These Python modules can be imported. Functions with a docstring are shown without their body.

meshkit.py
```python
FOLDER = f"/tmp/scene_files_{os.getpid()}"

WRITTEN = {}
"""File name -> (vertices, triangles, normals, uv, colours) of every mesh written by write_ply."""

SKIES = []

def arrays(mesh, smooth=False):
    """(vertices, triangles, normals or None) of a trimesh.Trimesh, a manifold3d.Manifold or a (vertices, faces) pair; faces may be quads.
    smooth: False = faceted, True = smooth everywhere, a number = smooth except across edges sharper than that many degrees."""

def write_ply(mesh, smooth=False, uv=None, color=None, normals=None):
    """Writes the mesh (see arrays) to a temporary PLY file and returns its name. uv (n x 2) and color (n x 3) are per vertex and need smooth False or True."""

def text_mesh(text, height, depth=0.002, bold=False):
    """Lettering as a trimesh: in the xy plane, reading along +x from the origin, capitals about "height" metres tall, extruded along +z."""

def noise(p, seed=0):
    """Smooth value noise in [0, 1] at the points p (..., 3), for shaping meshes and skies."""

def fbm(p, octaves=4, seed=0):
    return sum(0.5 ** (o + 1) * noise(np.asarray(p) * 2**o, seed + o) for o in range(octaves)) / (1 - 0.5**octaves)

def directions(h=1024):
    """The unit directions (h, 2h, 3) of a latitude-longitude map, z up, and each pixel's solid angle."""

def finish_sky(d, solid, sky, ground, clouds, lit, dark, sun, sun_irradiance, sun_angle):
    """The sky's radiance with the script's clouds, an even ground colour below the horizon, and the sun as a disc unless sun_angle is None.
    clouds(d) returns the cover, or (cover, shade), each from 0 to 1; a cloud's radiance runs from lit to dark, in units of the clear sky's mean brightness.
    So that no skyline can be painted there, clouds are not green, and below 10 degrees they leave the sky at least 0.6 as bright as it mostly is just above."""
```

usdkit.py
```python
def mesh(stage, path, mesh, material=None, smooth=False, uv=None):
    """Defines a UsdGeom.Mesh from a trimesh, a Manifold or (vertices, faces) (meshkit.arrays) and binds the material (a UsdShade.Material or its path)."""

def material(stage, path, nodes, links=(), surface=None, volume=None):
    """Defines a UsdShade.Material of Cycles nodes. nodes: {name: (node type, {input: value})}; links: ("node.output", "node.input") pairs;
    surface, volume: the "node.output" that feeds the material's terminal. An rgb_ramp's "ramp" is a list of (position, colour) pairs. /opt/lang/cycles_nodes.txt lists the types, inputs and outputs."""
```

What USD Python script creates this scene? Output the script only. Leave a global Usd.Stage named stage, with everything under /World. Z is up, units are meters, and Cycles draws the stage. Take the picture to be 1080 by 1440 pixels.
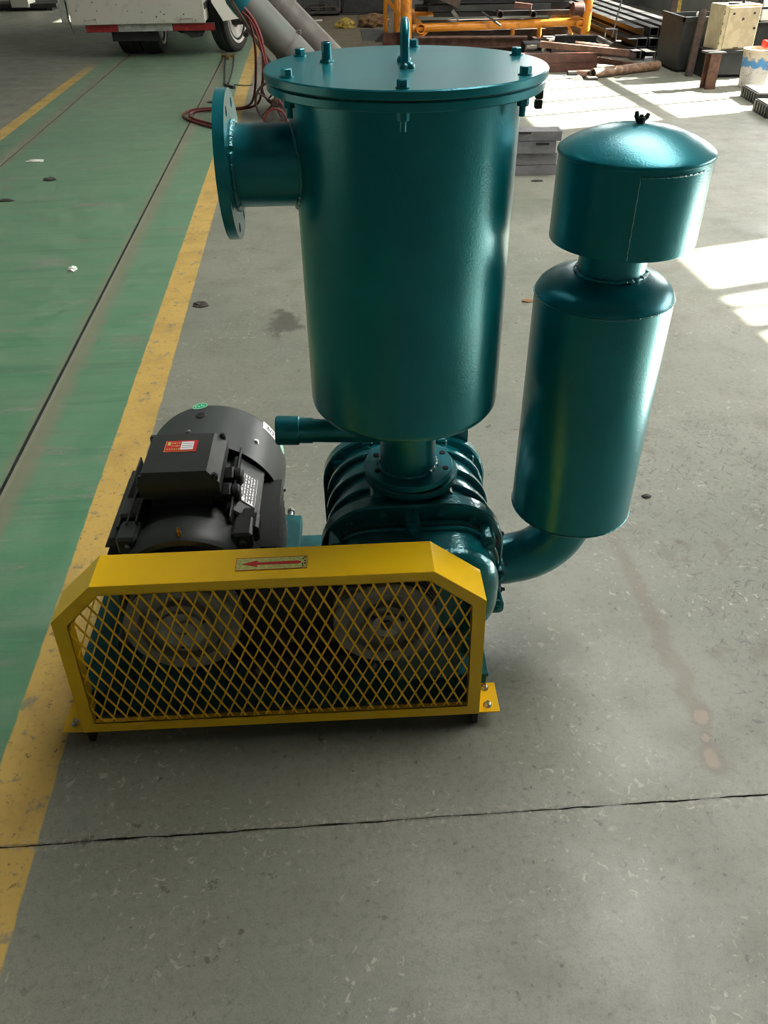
import math, random
import numpy as np, trimesh, usdkit, meshkit
from shapely.geometry import Polygon, box as sbox, LineString
from shapely.ops import unary_union
from pxr import Usd, UsdGeom, UsdLux, UsdShade, Gf, Sdf
random.seed(7)
RNG = np.random.default_rng(11)
stage = Usd.Stage.CreateInMemory()
UsdGeom.SetStageUpAxis(stage, 'Z'); UsdGeom.SetStageMetersPerUnit(stage, 1.0)
UsdGeom.Xform.Define(stage, '/World'); UsdGeom.Scope.Define(stage, '/World/Looks')

# ------------------------------------------------------------------ camera
PITCH, ROLL, YAW, EYE, FPX = math.radians(37.28), math.radians(0.83), math.radians(2.38), 1.55, 1115.0
fw = np.array([math.sin(YAW)*math.cos(PITCH), math.cos(YAW)*math.cos(PITCH), -math.sin(PITCH)])
r0 = np.array([math.cos(YAW), -math.sin(YAW), 0]); u0 = np.cross(r0, fw)
cr = math.cos(ROLL)*r0 - math.sin(ROLL)*u0; cu = math.sin(ROLL)*r0 + math.cos(ROLL)*u0
cam = UsdGeom.Camera.Define(stage, '/World/camera')
cam.AddTransformOp().Set(Gf.Matrix4d(*cr, 0, *cu, 0, *(-fw), 0, 0, 0, EYE, 1))
cam.CreateHorizontalApertureAttr(24.0); cam.CreateVerticalApertureAttr(32.0)
cam.CreateFocalLengthAttr(24.0*FPX/1080.0); cam.CreateClippingRangeAttr(Gf.Vec2f(0.05, 500))
cam.CreateExposureAttr(0.1)

# ------------------------------------------------------------------ sun and sky (they reach the hall through its windows, roof lights and open doors)
SKY, SUN, SUN_EL, SUN_AZ = 3.5, 17.0, math.radians(32), math.radians(16)
dome = UsdLux.DomeLight.Define(stage, '/World/sky'); dome.CreateIntensityAttr(SKY); dome.CreateColorAttr(Gf.Vec3f(1.0, 0.985, 0.94))
sun = UsdLux.DistantLight.Define(stage, '/World/sun'); sun.CreateIntensityAttr(SUN); sun.CreateAngleAttr(0.55); sun.CreateNormalizeAttr(True); sun.CreateColorAttr(Gf.Vec3f(1.0, 0.95, 0.84))
ROOFLIGHTS = [(1.6, 4.5, 0.9, 8.6)]
SV = np.array([math.cos(SUN_EL)*math.cos(SUN_AZ), math.cos(SUN_EL)*math.sin(SUN_AZ), math.sin(SUN_EL)])   # towards the sun
zx = SV; xx = np.cross([0, 0, 1], zx); xx /= np.linalg.norm(xx); yx = np.cross(zx, xx)
sun.AddTransformOp().Set(Gf.Matrix4d(*xx, 0, *yx, 0, *zx, 0, 0, 0, 30, 1))

# ------------------------------------------------------------------ material graph helper
class G:
    def __init__(s): s.n, s.l, s.k = {}, [], 0
    def node(s, kind, out, **inp):
        s.k += 1; nm = 'n%d' % s.k; vals = {}
        for k, v in inp.items():
            if isinstance(v, str) and '.' in v: s.l.append((v, nm + '.' + k))
            else: vals[k] = v
        s.n[nm] = (kind, vals); return nm + '.' + out
    def m(s, t, a, b=0.0, c=0.0, clamp=False): return s.node('math', 'value', math_type=t, value1=a, value2=b, value3=c, use_clamp=clamp)
    def mix(s, f, a, b, t='mix'): return s.node('mix', 'color', mix_type=t, fac=f, color1=a, color2=b)
    def pos(s): return s.node('geometry', 'position')
    def noise(s, v, scale, detail=4.0, rough=0.55, out='fac', dist=0.0): return s.node('noise_texture', out, vector=v, scale=scale, detail=detail, roughness=rough, distortion=dist)
    def mapp(s, v, scale=(1, 1, 1), rot=(0, 0, 0), loc=(0, 0, 0)): return s.node('mapping', 'vector', vector=v, scale=scale, rotation=rot, location=loc)
    def step(s, v, a, b): return s.node('map_range', 'result', range_type='smoothstep', value=v, from_min=a, from_max=b, to_min=0.0, to_max=1.0, clamp=True)
    def lin(s, v, a, b, c, d): return s.node('map_range', 'result', range_type='linear', value=v, from_min=a, from_max=b, to_min=c, to_max=d, clamp=True)
    def bump(s, h, strength, dist): return s.node('bump', 'normal', height=h, strength=strength, distance=dist)
    def make(s, name, **inp):
        sf = s.node('principled_bsdf', 'BSDF', **inp)
        return usdkit.material(stage, '/World/Looks/' + name, s.n, s.l, surface=sf)

def hexc(r, g, b):
    f = lambda c: (c/255/12.92 if c/255 <= 0.04045 else ((c/255+0.055)/1.055)**2.4)
    return (f(r), f(g), f(b))

def plain(name, col, rough=0.5, metal=0.0, var=0.0, vscale=8.0, bump=0.0, bscale=60.0, coat=0.0, coat_r=0.05, col2=None, lo=0.42, hi=0.58, detail=5.0, spec=0.5):
    g = G(); p = g.pos(); inp = dict(roughness=rough, metallic=metal, specular_ior_level=spec)
    if var or col2:
        c2 = col2 if col2 else tuple(c*(1-var) for c in col)
        f = g.step(g.noise(p, vscale, detail, 0.6), lo, hi)
        inp['base_color'] = g.mix(f, tuple(col), tuple(c2))
    else: inp['base_color'] = tuple(col)
    if bump:
        b = g.bump(g.noise(p, bscale, 3.0), bump, 0.004); inp['normal'] = b
        if coat: inp['coat_normal'] = b
    if coat: inp.update(coat_weight=coat, coat_roughness=coat_r, coat_ior=1.5 if coat < 1 else 1.7)
    return g.make(name, **inp)

MT = {}
MT['teal'] = plain('teal_enamel', (0.0, 0.205, 0.25), 0.30, metal=0.42, var=0.10, vscale=5, bump=0.10, bscale=260, coat=0.35, coat_r=0.14, spec=0.35)
MT['teal_cast'] = plain('teal_cast_iron', (0.0, 0.15, 0.175), 0.26, metal=0.4, var=0.2, vscale=20, bump=0.30, bscale=75, coat=0.8, coat_r=0.06)
MT['teal_weld'] = plain('teal_weld_bead', (0.0, 0.20, 0.23), 0.25, metal=0.4, bump=0.8, bscale=160, coat=0.8, coat_r=0.06)
MT['teal_grey'] = plain('teal_grey_primer', (0.12, 0.19, 0.19), 0.5, var=0.3, vscale=12)
MT['teal_frame'] = plain('teal_frame', (0.010, 0.095, 0.10), 0.62, var=0.35, vscale=9, spec=0.25)
MT['yellow'] = plain('yellow_powder_coat', (0.93, 0.565, 0.003), 0.34, bump=0.03, bscale=500, coat=0.3, coat_r=0.25)
MT['yellow_mesh'] = plain('yellow_mesh_paint', (0.93, 0.53, 0.004), 0.4)
MT['motor'] = plain('motor_black', (0.032, 0.036, 0.034), 0.42, var=0.15, vscale=14, bump=0.06, bscale=240)
MT['motor_cover'] = plain('motor_cover_grey', (0.052, 0.060, 0.060), 0.36, var=0.1, vscale=6, bump=0.03, bscale=300)
MT['plastic'] = plain('black_plastic', (0.015, 0.015, 0.015), 0.45)
MT['rubber'] = plain('black_rubber', (0.018, 0.018, 0.017), 0.75, var=0.4, vscale=7)
MT['cast'] = plain('bare_cast_iron', (0.29, 0.275, 0.25), 0.55, metal=0.2, var=0.25, vscale=30)
MT['machined'] = plain('machined_steel', (0.42, 0.41, 0.39), 0.35, metal=0.8, var=0.15, vscale=40)
MT['zinc'] = plain('zinc_bolt', (0.62, 0.60, 0.58), 0.25, metal=1.0)
MT['brass'] = plain('brass', (0.40, 0.25, 0.09), 0.3, metal=1.0)
MT['white'] = plain('white_sticker', (0.82, 0.83, 0.82), 0.4)
MT['black_ink'] = plain('black_ink', (0.02, 0.02, 0.02), 0.5)
MT['red'] = plain('red_sticker', (0.62, 0.02, 0.018), 0.35)
MT['green'] = plain('green_sticker', (0.02, 0.36, 0.16), 0.3)
MT['pale_green'] = plain('pale_green_print', (0.45, 0.80, 0.62), 0.3)
MT['lime'] = plain('pale_lime_foil', (0.62, 0.60, 0.22), 0.35, col2=(0.45, 0.50, 0.12), vscale=130)
MT['orange_ink'] = plain('orange_red_ink', (0.66, 0.09, 0.02), 0.4)
MT['plate'] = plain('dark_nameplate', (0.04, 0.04, 0.042), 0.3, metal=0.5)
MT['silver'] = plain('silver_print', (0.6, 0.6, 0.6), 0.35, metal=0.5)
MT['dark_red'] = plain('dark_bolt', (0.03, 0.018, 0.014), 0.5)
MT['rust'] = plain('rusty_steel', (0.085, 0.036, 0.022), 0.7, col2=(0.14, 0.068, 0.042), vscale=9, bump=0.2, bscale=90)
MT['rust_dark'] = plain('dark_rusty_steel', (0.036, 0.022, 0.016), 0.65, col2=(0.066, 0.038, 0.026), vscale=11, bump=0.2, bscale=90)
MT['rust_red'] = plain('red_oxide_primer', (0.11, 0.040, 0.026), 0.55, var=0.35, vscale=12)
MT['rust_light'] = plain('pale_rusted_pipe', (0.30, 0.19, 0.12), 0.5, col2=(0.16, 0.085, 0.05), vscale=14)
MT['dark_steel'] = plain('dark_mill_steel', (0.024, 0.026, 0.027), 0.5, metal=0.1, var=0.4, vscale=9)
MT['mid_steel'] = plain('grey_mill_steel', (0.09, 0.09, 0.088), 0.45, metal=0.2, var=0.4, vscale=8)
MT['weathered'] = plain('weathered_grey', (0.19, 0.185, 0.195), 0.7, col2=(0.13, 0.135, 0.14), vscale=7, bump=0.3, bscale=60)
MT['orange'] = plain('orange_rack_paint', (0.62, 0.225, 0.012), 0.42, col2=(0.42, 0.13, 0.02), vscale=9, lo=0.5, hi=0.66)
MT['hole'] = plain('dark_bore', (0.012, 0.012, 0.012), 0.8)
MT['truck_white'] = plain('truck_dirty_white', (0.44, 0.43, 0.365), 0.5, col2=(0.29, 0.265, 0.20), vscale=6, lo=0.52, hi=0.75)
MT['truck_speck'] = plain('truck_rust_speck', (0.07, 0.05, 0.035), 0.8)
MT['truck_red'] = plain('truck_red_reflector', (0.30, 0.02, 0.02), 0.4, var=0.4, vscale=10)
MT['truck_grey'] = plain('truck_grey_reflector', (0.35, 0.36, 0.32), 0.5, var=0.3, vscale=10)
MT['chassis'] = plain('truck_chassis_black', (0.014, 0.014, 0.013), 0.7)
MT['rim'] = plain('wheel_rim_white', (0.62, 0.61, 0.55), 0.45, var=0.3, vscale=9)
MT['cyl_grey'] = plain('gas_cylinder_grey', (0.135, 0.12, 0.105), 0.5, col2=(0.10, 0.088, 0.075), vscale=7)
MT['cyl_green'] = plain('gas_cylinder_blue_green', (0.125, 0.14, 0.125), 0.5, col2=(0.14, 0.135, 0.12), vscale=7)
MT['cyl_teal'] = plain('gas_cylinder_teal_end', (0.01, 0.16, 0.20), 0.45, var=0.3, vscale=9)
MT['hose'] = plain('red_hose', (0.20, 0.022, 0.024), 0.45, var=0.4, vscale=9)
MT['cabinet'] = plain('cream_cabinet_paint', (0.50, 0.43, 0.28), 0.5, col2=(0.42, 0.35, 0.22), vscale=8)
MT['bin'] = plain('dark_bin_paint', (0.016, 0.019, 0.019), 0.55, var=0.4, vscale=6)
MT['crate'] = plain('black_crate', (0.022, 0.024, 0.023), 0.5, var=0.4, vscale=12)
MT['crate_top'] = plain('pale_plate_top', (0.50, 0.49, 0.46), 0.4, var=0.3, vscale=8)
MT['red_plastic'] = plain('red_plastic', (0.75, 0.02, 0.01), 0.4)
MT['wall'] = plain('hall_wall_paint', (0.20, 0.21, 0.20), 0.8, var=0.15, vscale=1.5)
MT['wall_pale'] = plain('hall_pale_wall', (0.42, 0.42, 0.39), 0.8, var=0.15, vscale=1.5)
MT['wall_dark'] = plain('hall_dark_sheet', (0.10, 0.105, 0.105), 0.7, var=0.3, vscale=2.0)
MT['roof'] = plain('hall_roof_sheet', (0.16, 0.17, 0.18), 0.7)
MT['rag'] = plain('dirty_rag', (0.20, 0.13, 0.045), 0.9, col2=(0.11, 0.045, 0.03), vscale=16)
MT['rag_yellow'] = plain('yellow_rag', (0.42, 0.30, 0.06), 0.9, var=0.5, vscale=20)
MT['leaf'] = plain('dry_leaf', (0.34, 0.20, 0.09), 0.8)
MT['paper'] = plain('paper_scrap', (0.75, 0.75, 0.70), 0.8)
MT['scrap'] = plain('dark_scrap', (0.06, 0.055, 0.045), 0.8)
MT['light_strip'] = plain('pale_steel_strip', (0.60, 0.60, 0.56), 0.5)

def bucket_mat():
    g = G(); p = g.pos(); z = g.node('separate_xyz', 'z', vector=p)
    nz = g.noise(p, 14, 4, 0.6); zz = g.m('multiply_add', nz, 0.16, z)
    c = g.mix(g.step(zz, 0.255, 0.275), (0.50, 0.47, 0.46), (0.05, 0.20, 0.42))
    c = g.mix(g.step(zz, 0.335, 0.36), c, (0.52, 0.44, 0.34))
    c = g.mix(g.step(g.noise(p, 30, 4), 0.58, 0.66), c, (0.30, 0.25, 0.20))
    return g.make('painted_bucket', base_color=c, roughness=0.45)
MT['bucket'] = bucket_mat()

PHI = math.radians(1.98)                    # the hall's axes against the machine's
CP, SP = math.cos(PHI), math.sin(PHI)
def hall(u, v, z=0.0): return np.array([u*CP - v*SP, u*SP + v*CP, z])

def floor_mat():
    g = G(); p = g.pos(); M = g.m; S = g.step
    q = g.mapp(p, rot=(0, 0, -PHI))
    u = g.node('separate_xyz', 'x', vector=q); v = g.node('separate_xyz', 'y', vector=q)
    x = g.node('separate_xyz', 'x', vector=p); y = g.node('separate_xyz', 'y', vector=p)
    inv = lambda a: M('subtract', 1.0, a)
    big = g.noise(p, 0.9, 5, 0.55); mid = g.noise(p, 5.0, 6, 0.65); fine = g.noise(p, 60.0, 4, 0.7); grain = g.noise(p, 260.0, 2, 0.6)
    stx = g.noise(g.mapp(q, scale=(0.8, 7.0, 1)), 1.6, 6, 0.68)
    c = g.mix(S(big, 0.35, 0.65), (0.250, 0.262, 0.208), (0.325, 0.318, 0.262))
    c = g.mix(M('multiply', S(mid, 0.45, 0.72), 0.45), c, (0.20, 0.19, 0.15))
    c = g.mix(M('multiply', S(stx, 0.5, 0.75), 0.25), c, (0.40, 0.40, 0.36))
    c = g.mix(M('multiply', S(fine, 0.46, 0.72), 0.5), c, (0.155, 0.152, 0.125))
    c = g.mix(M('multiply', S(grain, 0.42, 0.75), 0.42), c, (0.15, 0.15, 0.13))
    # pale scuffs and chips, dark spots
    chips = M('multiply', S(g.noise(p, 48.0, 4, 0.65, dist=0.8), 0.605, 0.65), S(g.noise(p, 2.9, 4), 0.42, 0.58))
    c = g.mix(M('multiply', chips, 0.9), c, (0.47, 0.44, 0.36))
    chip2 = M('multiply', S(g.noise(p, 17.0, 5, 0.7, dist=0.6), 0.66, 0.70), S(g.noise(p, 1.7, 3), 0.50, 0.60))
    c = g.mix(M('multiply', chip2, 0.7), c, (0.48, 0.42, 0.33))
    spot = M('multiply', S(g.noise(p, 21.0, 4, 0.6), 0.645, 0.69), S(g.noise(p, 3.4, 3), 0.43, 0.55))
    c = g.mix(M('multiply', spot, 0.7), c, (0.085, 0.078, 0.060))
    spot2 = M('multiply', S(g.noise(p, 60.0, 3, 0.6), 0.66, 0.70), S(g.noise(p, 5.0, 2), 0.45, 0.6))
    c = g.mix(M('multiply', spot2, 0.6), c, (0.075, 0.07, 0.055))
    # the scratched worn area at the right of the machine
    nn = M('multiply', M('subtract', g.noise(p, 4.0, 4), 0.5), 0.5)
    reg = M('multiply', S(M('add', x, nn), 0.80, 0.98), M('multiply', S(M('add', y, nn), 1.0, 1.35), inv(S(M('add', y, nn), 2.3, 2.9))))
    for rot, sc, th in ((0.6, (75, 16, 1), 0.60), (-0.55, (85, 18, 1), 0.605), (1.45, (70, 20, 1), 0.61)):
        sx = S(g.noise(g.mapp(g.mapp(p, rot=(0, 0, rot)), scale=sc), 1.0, 3, 0.65), th, th+0.05)
        c = g.mix(M('multiply', M('multiply', sx, reg), 0.62), c, (0.105, 0.10, 0.088))
    blot = M('multiply', S(g.noise(p, 7.0, 5, 0.65), 0.56, 0.66), reg)
    c = g.mix(M('multiply', blot, 0.5), c, (0.155, 0.13, 0.095))
    # brown drip line to the right of the machine
    nx = M('multiply_add', M('subtract', g.noise(p, 9.0, 5, 0.65), 0.5), 0.10, x)
    ln = M('absolute', M('subtract', M('multiply_add', M('subtract', y, 1.4), 0.02, nx), 0.795))
    drip = M('multiply', inv(S(ln, 0.010, 0.036)), M('multiply', S(y, 1.10, 1.22), inv(S(y, 1.7, 2.0))))
    c = g.mix(M('multiply', drip, 0.5), c, (0.19, 0.14, 0.095))
    for bx_, by_, br_ in ((0.795, 1.175, 0.020), (0.792, 1.115, 0.012), (0.792, 1.060, 0.025)):
        ddx = M('subtract', nx, bx_); ddy = M('subtract', y, by_); rr = M('sqrt', M('add', M('multiply', ddx, ddx), M('multiply', M('multiply', ddy, ddy), 0.6)))
        c = g.mix(M('multiply', inv(S(rr, br_, br_*1.9)), 0.45), c, (0.20, 0.15, 0.115))
        c = g.mix(M('multiply', inv(S(rr, br_*0.6, br_)), 0.6), c, (0.40, 0.31, 0.24))
    # a dark patch behind the machine
    dx = M('subtract', x, -0.31); dy = M('multiply', M('subtract', y, 3.53), 0.6)
    rr = M('sqrt', M('add', M('multiply', dx, dx), M('multiply', dy, dy)))
    wet = inv(S(M('multiply_add', g.noise(p, 11, 5, 0.7), 0.30, rr), 0.20, 0.25))
    c = g.mix(M('multiply', wet, 0.75), c, (0.085, 0.08, 0.065))
    brn = M('multiply', S(M('add', v, nn), 12.0, 13.0), M('multiply', S(M('add', u, nn), -0.9, -0.4), inv(S(M('add', u, nn), 1.6, 2.2))))
    c = g.mix(M('multiply', brn, 0.7), c, (0.20, 0.15, 0.095))
    # green traffic lane
    e = M('multiply', M('subtract', g.noise(p, 14.0, 4, 0.6), 0.5), 0.012)
    ue = M('add', u, e)
    lane = M('multiply', S(ue, -2.70, -2.685), inv(S(ue, -0.80, -0.785)))
    wearn = g.noise(g.mapp(q, scale=(0.9, 3.2, 1)), 1.7, 8, 0.70)
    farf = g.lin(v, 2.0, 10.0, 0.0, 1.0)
    gcol = g.mix(S(mid, 0.35, 0.7), (0.095, 0.275, 0.150), (0.165, 0.325, 0.200))
    gcol = g.mix(M('multiply', S(stx, 0.42, 0.68), 0.55), gcol, (0.21, 0.315, 0.21))
    gcol = g.mix(M('multiply', S(g.noise(g.mapp(q, scale=(0.5, 9.0, 1)), 1.1, 5, 0.7), 0.50, 0.66), 0.5), gcol, (0.062, 0.19, 0.11))
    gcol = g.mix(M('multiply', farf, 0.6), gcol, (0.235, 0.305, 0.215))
    gcol = g.mix(M('multiply', S(fine, 0.5, 0.75), 0.25), gcol, (0.10, 0.17, 0.11))
    worn = M('multiply', S(wearn, 0.57, 0.66), 0.75)
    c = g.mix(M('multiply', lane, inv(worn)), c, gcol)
    sc3 = M('multiply', S(g.noise(g.mapp(q, scale=(5, 30, 1), rot=(0, 0, 0.35)), 1.0, 4, 0.7), 0.63, 0.68), lane)
    c = g.mix(M('multiply', sc3, 0.5), c, (0.34, 0.37, 0.29))
    # bare dusty bands along the two rails
    ur = M('multiply_add', M('subtract', g.noise(p, 8.0, 5, 0.7), 0.5), 0.10, u)
    r1 = M('absolute', M('subtract', ur, -1.095)); r2 = M('absolute', M('subtract', ur, -2.44))
    band = M('maximum', inv(S(r1, 0.012, 0.085)), inv(S(r2, 0.02, 0.09)))
    c = g.mix(M('multiply', band, 0.75), c, (0.275, 0.245, 0.175))
    edge = M('multiply', S(u, -1.118, -1.116), inv(S(u, -1.106, -1.098)))
    c = g.mix(M('multiply', edge, 0.4), c, (0.36, 0.35, 0.29))
    # yellow lane lines
    y1 = M('multiply', S(ue, -0.803, -0.797), inv(S(ue, -0.668, -0.662)))
    y2 = M('multiply', M('multiply', S(ue, -2.812, -2.80), inv(S(ue, -2.685, -2.672))), inv(S(v, 10.6, 12.2)))
    yl = M('maximum', y1, y2)
    ycol = g.mix(S(mid, 0.4, 0.7), (0.72, 0.47, 0.125), (0.58, 0.375, 0.11))
    ycol = g.mix(M('multiply', S(fine, 0.52, 0.75), 0.5), ycol, (0.27, 0.18, 0.07))
    yw = M('multiply', S(g.noise(p, 15.0, 6, 0.72), 0.56, 0.64), 0.7)
    c = g.mix(M('multiply', yl, inv(yw)), c, ycol)
    ysp = M('multiply', M('multiply', S(g.noise(p, 34.0, 4, 0.65), 0.62, 0.66), yl), 0.6)
    c = g.mix(ysp, c, (0.10, 0.075, 0.05))
    # crumbled lips of the joint across
    jd = M('absolute', M('subtract', v, M('multiply_add', u, -0.016728, 0.94641)))
    jn = M('multiply_add', g.noise(p, 40.0, 5, 0.75), 0.022, jd)
    c = g.mix(M('multiply', inv(S(jn, 0.0120, 0.0170)), 0.65), c, (0.10, 0.085, 0.065))
    cr_ = M('multiply', inv(S(jd, 0.010, 0.028)), S(g.noise(p, 75.0, 3, 0.65), 0.56, 0.62))
    c = g.mix(M('multiply', cr_, 0.6), c, (0.45, 0.41, 0.33))
    c = g.mix(1.0, c, (0.76, 0.775, 0.745), 'multiply')
    rough = g.lin(mid, 0.3, 0.7, 0.38, 0.58)
    hgt = M('add', M('multiply', fine, 0.5), mid)
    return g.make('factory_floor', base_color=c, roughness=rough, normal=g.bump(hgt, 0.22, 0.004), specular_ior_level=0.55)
MT['floor'] = floor_mat()

# ------------------------------------------------------------------ scene tree helper
USED = {}
def numbered(parent, name):
    k = USED.get((parent, name), 0); USED[(parent, name)] = k + 1
    return name if k == 0 else '%s_%03d' % (name, k)
def setd(prim, **kw):
    for k, v in kw.items():
        if v: prim.SetCustomDataByKey(k, v)
class Thing:
    def __init__(s, name, label=None, cat=None, org=(0, 0, 0), group=None, kind=None):
        s.o = np.array(org, float); s.path = '/World/' + numbered('/World', name)
        x = UsdGeom.Xform.Define(stage, s.path); x.AddTranslateOp().Set(Gf.Vec3d(*s.o)); s.prim = x.GetPrim()
        setd(s.prim, label=label, category=cat, group=group, kind=kind)
    def add(s, name, mesh, mat, parent=None, smooth=35, label=None, kind=None):
        par = parent or s.path; path = par + '/' + numbered(par, name)
        v, f, n = meshkit.arrays(mesh, smooth)
        mm = usdkit.mesh(stage, path, (v - s.o, f), MT[mat])
        if n is not None:
            from pxr import Vt
            mm.CreateNormalsAttr(Vt.Vec3fArray.FromNumpy(n.astype(np.float32))); mm.SetNormalsInterpolation('vertex')
        setd(mm.GetPrim(), label=label, kind=kind)
        return path
def single(name, mesh, mat, label, cat, org=None, group=None, kind=None, smooth=35):
    t = Thing(name, label, cat, org if org is not None else (0, 0, 0), group, kind); return t

# ------------------------------------------------------------------ geometry helpers (world coordinates, metres)
cat = trimesh.util.concatenate
def frame(d):
    d = np.asarray(d, float); d = d/np.linalg.norm(d); a = np.array([0, 0, 1.0]) if abs(d[2]) < 0.9 else np.array([1.0, 0, 0])
    x = np.cross(a, d); x /= np.linalg.norm(x); return x, np.cross(d, x), d
def place(m, o, d=(0, 0, 1), xdir=None):
    """local z of mesh m goes along d, from o"""
    x, y, z = frame(d)
    if xdir is not None:
        x = np.asarray(xdir, float); x = x - z*(x@z); x /= np.linalg.norm(x); y = np.cross(z, x)
    T = np.eye(4); T[:3, 0], T[:3, 1], T[:3, 2], T[:3, 3] = x, y, z, o
    m = m.copy(); m.apply_transform(T); return m
def lathe(prof, o=(0, 0, 0), d=(0, 0, 1), n=48, closed=False):
    prof = np.asarray(prof, float); a = np.linspace(0, 2*np.pi, n, endpoint=False); V, F = [], []
    k = len(prof)
    for r, z in prof: V.append(np.c_[r*np.cos(a), r*np.sin(a), np.full(n, z)])
    V = np.vstack(V); i = np.arange(n); j = (i+1) % n
    for s in range(k if closed else k-1):
        A, B = s*n, ((s+1) % k)*n
        F.append(np.c_[A+i, A+j, B+j]); F.append(np.c_[A+i, B+j, B+i])
    F = np.vstack(F)
    m = trimesh.Trimesh(V, F, process=False); m.merge_vertices(); m.update_faces(m.nondegenerate_faces()); m.remove_unreferenced_vertices()
    if m.volume < 0: m.invert()
    return place(m, o, d)
def cyl(r, a, b, n=32, bev=0.0):
    a, b = np.asarray(a, float), np.asarray(b, float); L = np.linalg.norm(b-a)
    pr = [(0, 0), (r-bev, 0), (r, bev), (r, L-bev), (r-bev, L), (0, L)] if bev else [(0, 0), (r, 0), (r, L), (0, L)]
    return lathe(pr, a, b-a, n)
def pipe(ro, ri, a, b, n=32):
    a, b = np.asarray(a, float), np.asarray(b, float); L = np.linalg.norm(b-a)
    return lathe([(ri, 0), (ro, 0), (ro, L), (ri, L)], a, b-a, n, closed=True)
def hexa(r, a, b, rot=0.0):
    a, b = np.asarray(a, float), np.asarray(b, float); L = np.linalg.norm(b-a); e = 0.12*r
    m = lathe([(0, 0), (r, 0), (r, L-e), (r-1.5*e, L), (0, L)], (0, 0, 0), (0, 0, 1), 6)
    m.apply_transform(trimesh.transformations.rotation_matrix(rot, [0, 0, 1])); return place(m, a, b-a)
def bx(x0, x1, y0, y1, z0, z1, b=0.0):
    lo, hi = np.array([x0, y0, z0], float), np.array([x1, y1, z1], float)
    if not b:
        m = trimesh.creation.box(hi-lo); m.apply_translation((lo+hi)/2); return m
    P = []
    for sx in (0, 1):
        for sy in (0, 1):
            for sz in (0, 1):
                for ax in range(3):
                    s = np.array([sx, sy, sz]); p = np.where(s, hi, lo).astype(float); q = np.where(s, -b, b).astype(float); q[ax] = 0; P.append(p+q)
    return trimesh.convex.convex_hull(np.array(P))
def obox(a, b, w, h, up=(0, 0, 1), bev=0.0):
    """bar from a to b, w wide (across), h tall"""
    a, b = np.asarray(a, float), np.asarray(b, float); d = b-a; L = np.linalg.norm(d); d = d/L
    up = np.asarray(up, float); side = np.cross(d, up); side /= np.linalg.norm(side); up = np.cross(side, d)
    m = bx(-w/2, w/2, 0, L, -h/2, h/2, bev)
    T = np.eye(4); T[:3, 0], T[:3, 1], T[:3, 2], T[:3, 3] = side, d, up, a
    m.apply_transform(T); return m
def section(poly, a, b, up=(0, 0, 1)):
    """shapely section (x across, y up) swept straight from a to b"""
    a, b = np.asarray(a, float), np.asarray(b, float); d = b-a; L = np.linalg.norm(d); d = d/L
    up = np.asarray(up, float); side = np.cross(up, d); side /= np.linalg.norm(side); up = np.cross(d, side)
    m = trimesh.creation.extrude_polygon(poly, L, engine='earcut')
    T = np.eye(4); T[:3, 0], T[:3, 1], T[:3, 2], T[:3, 3] = side, up, d, a
    m.apply_transform(T); return m
def hbeam(h, w, t): return unary_union([sbox(-w/2, -h/2, w/2, -h/2+t), sbox(-w/2, h/2-t, w/2, h/2), sbox(-t/2, -h/2, t/2, h/2)])
def channel(h, w, t): return unary_union([sbox(-w/2, -h/2, w/2, -h/2+t), sbox(-w/2, h/2-t, w/2, h/2), sbox(-w/2, -h/2, -w/2+t, h/2)])
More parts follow.
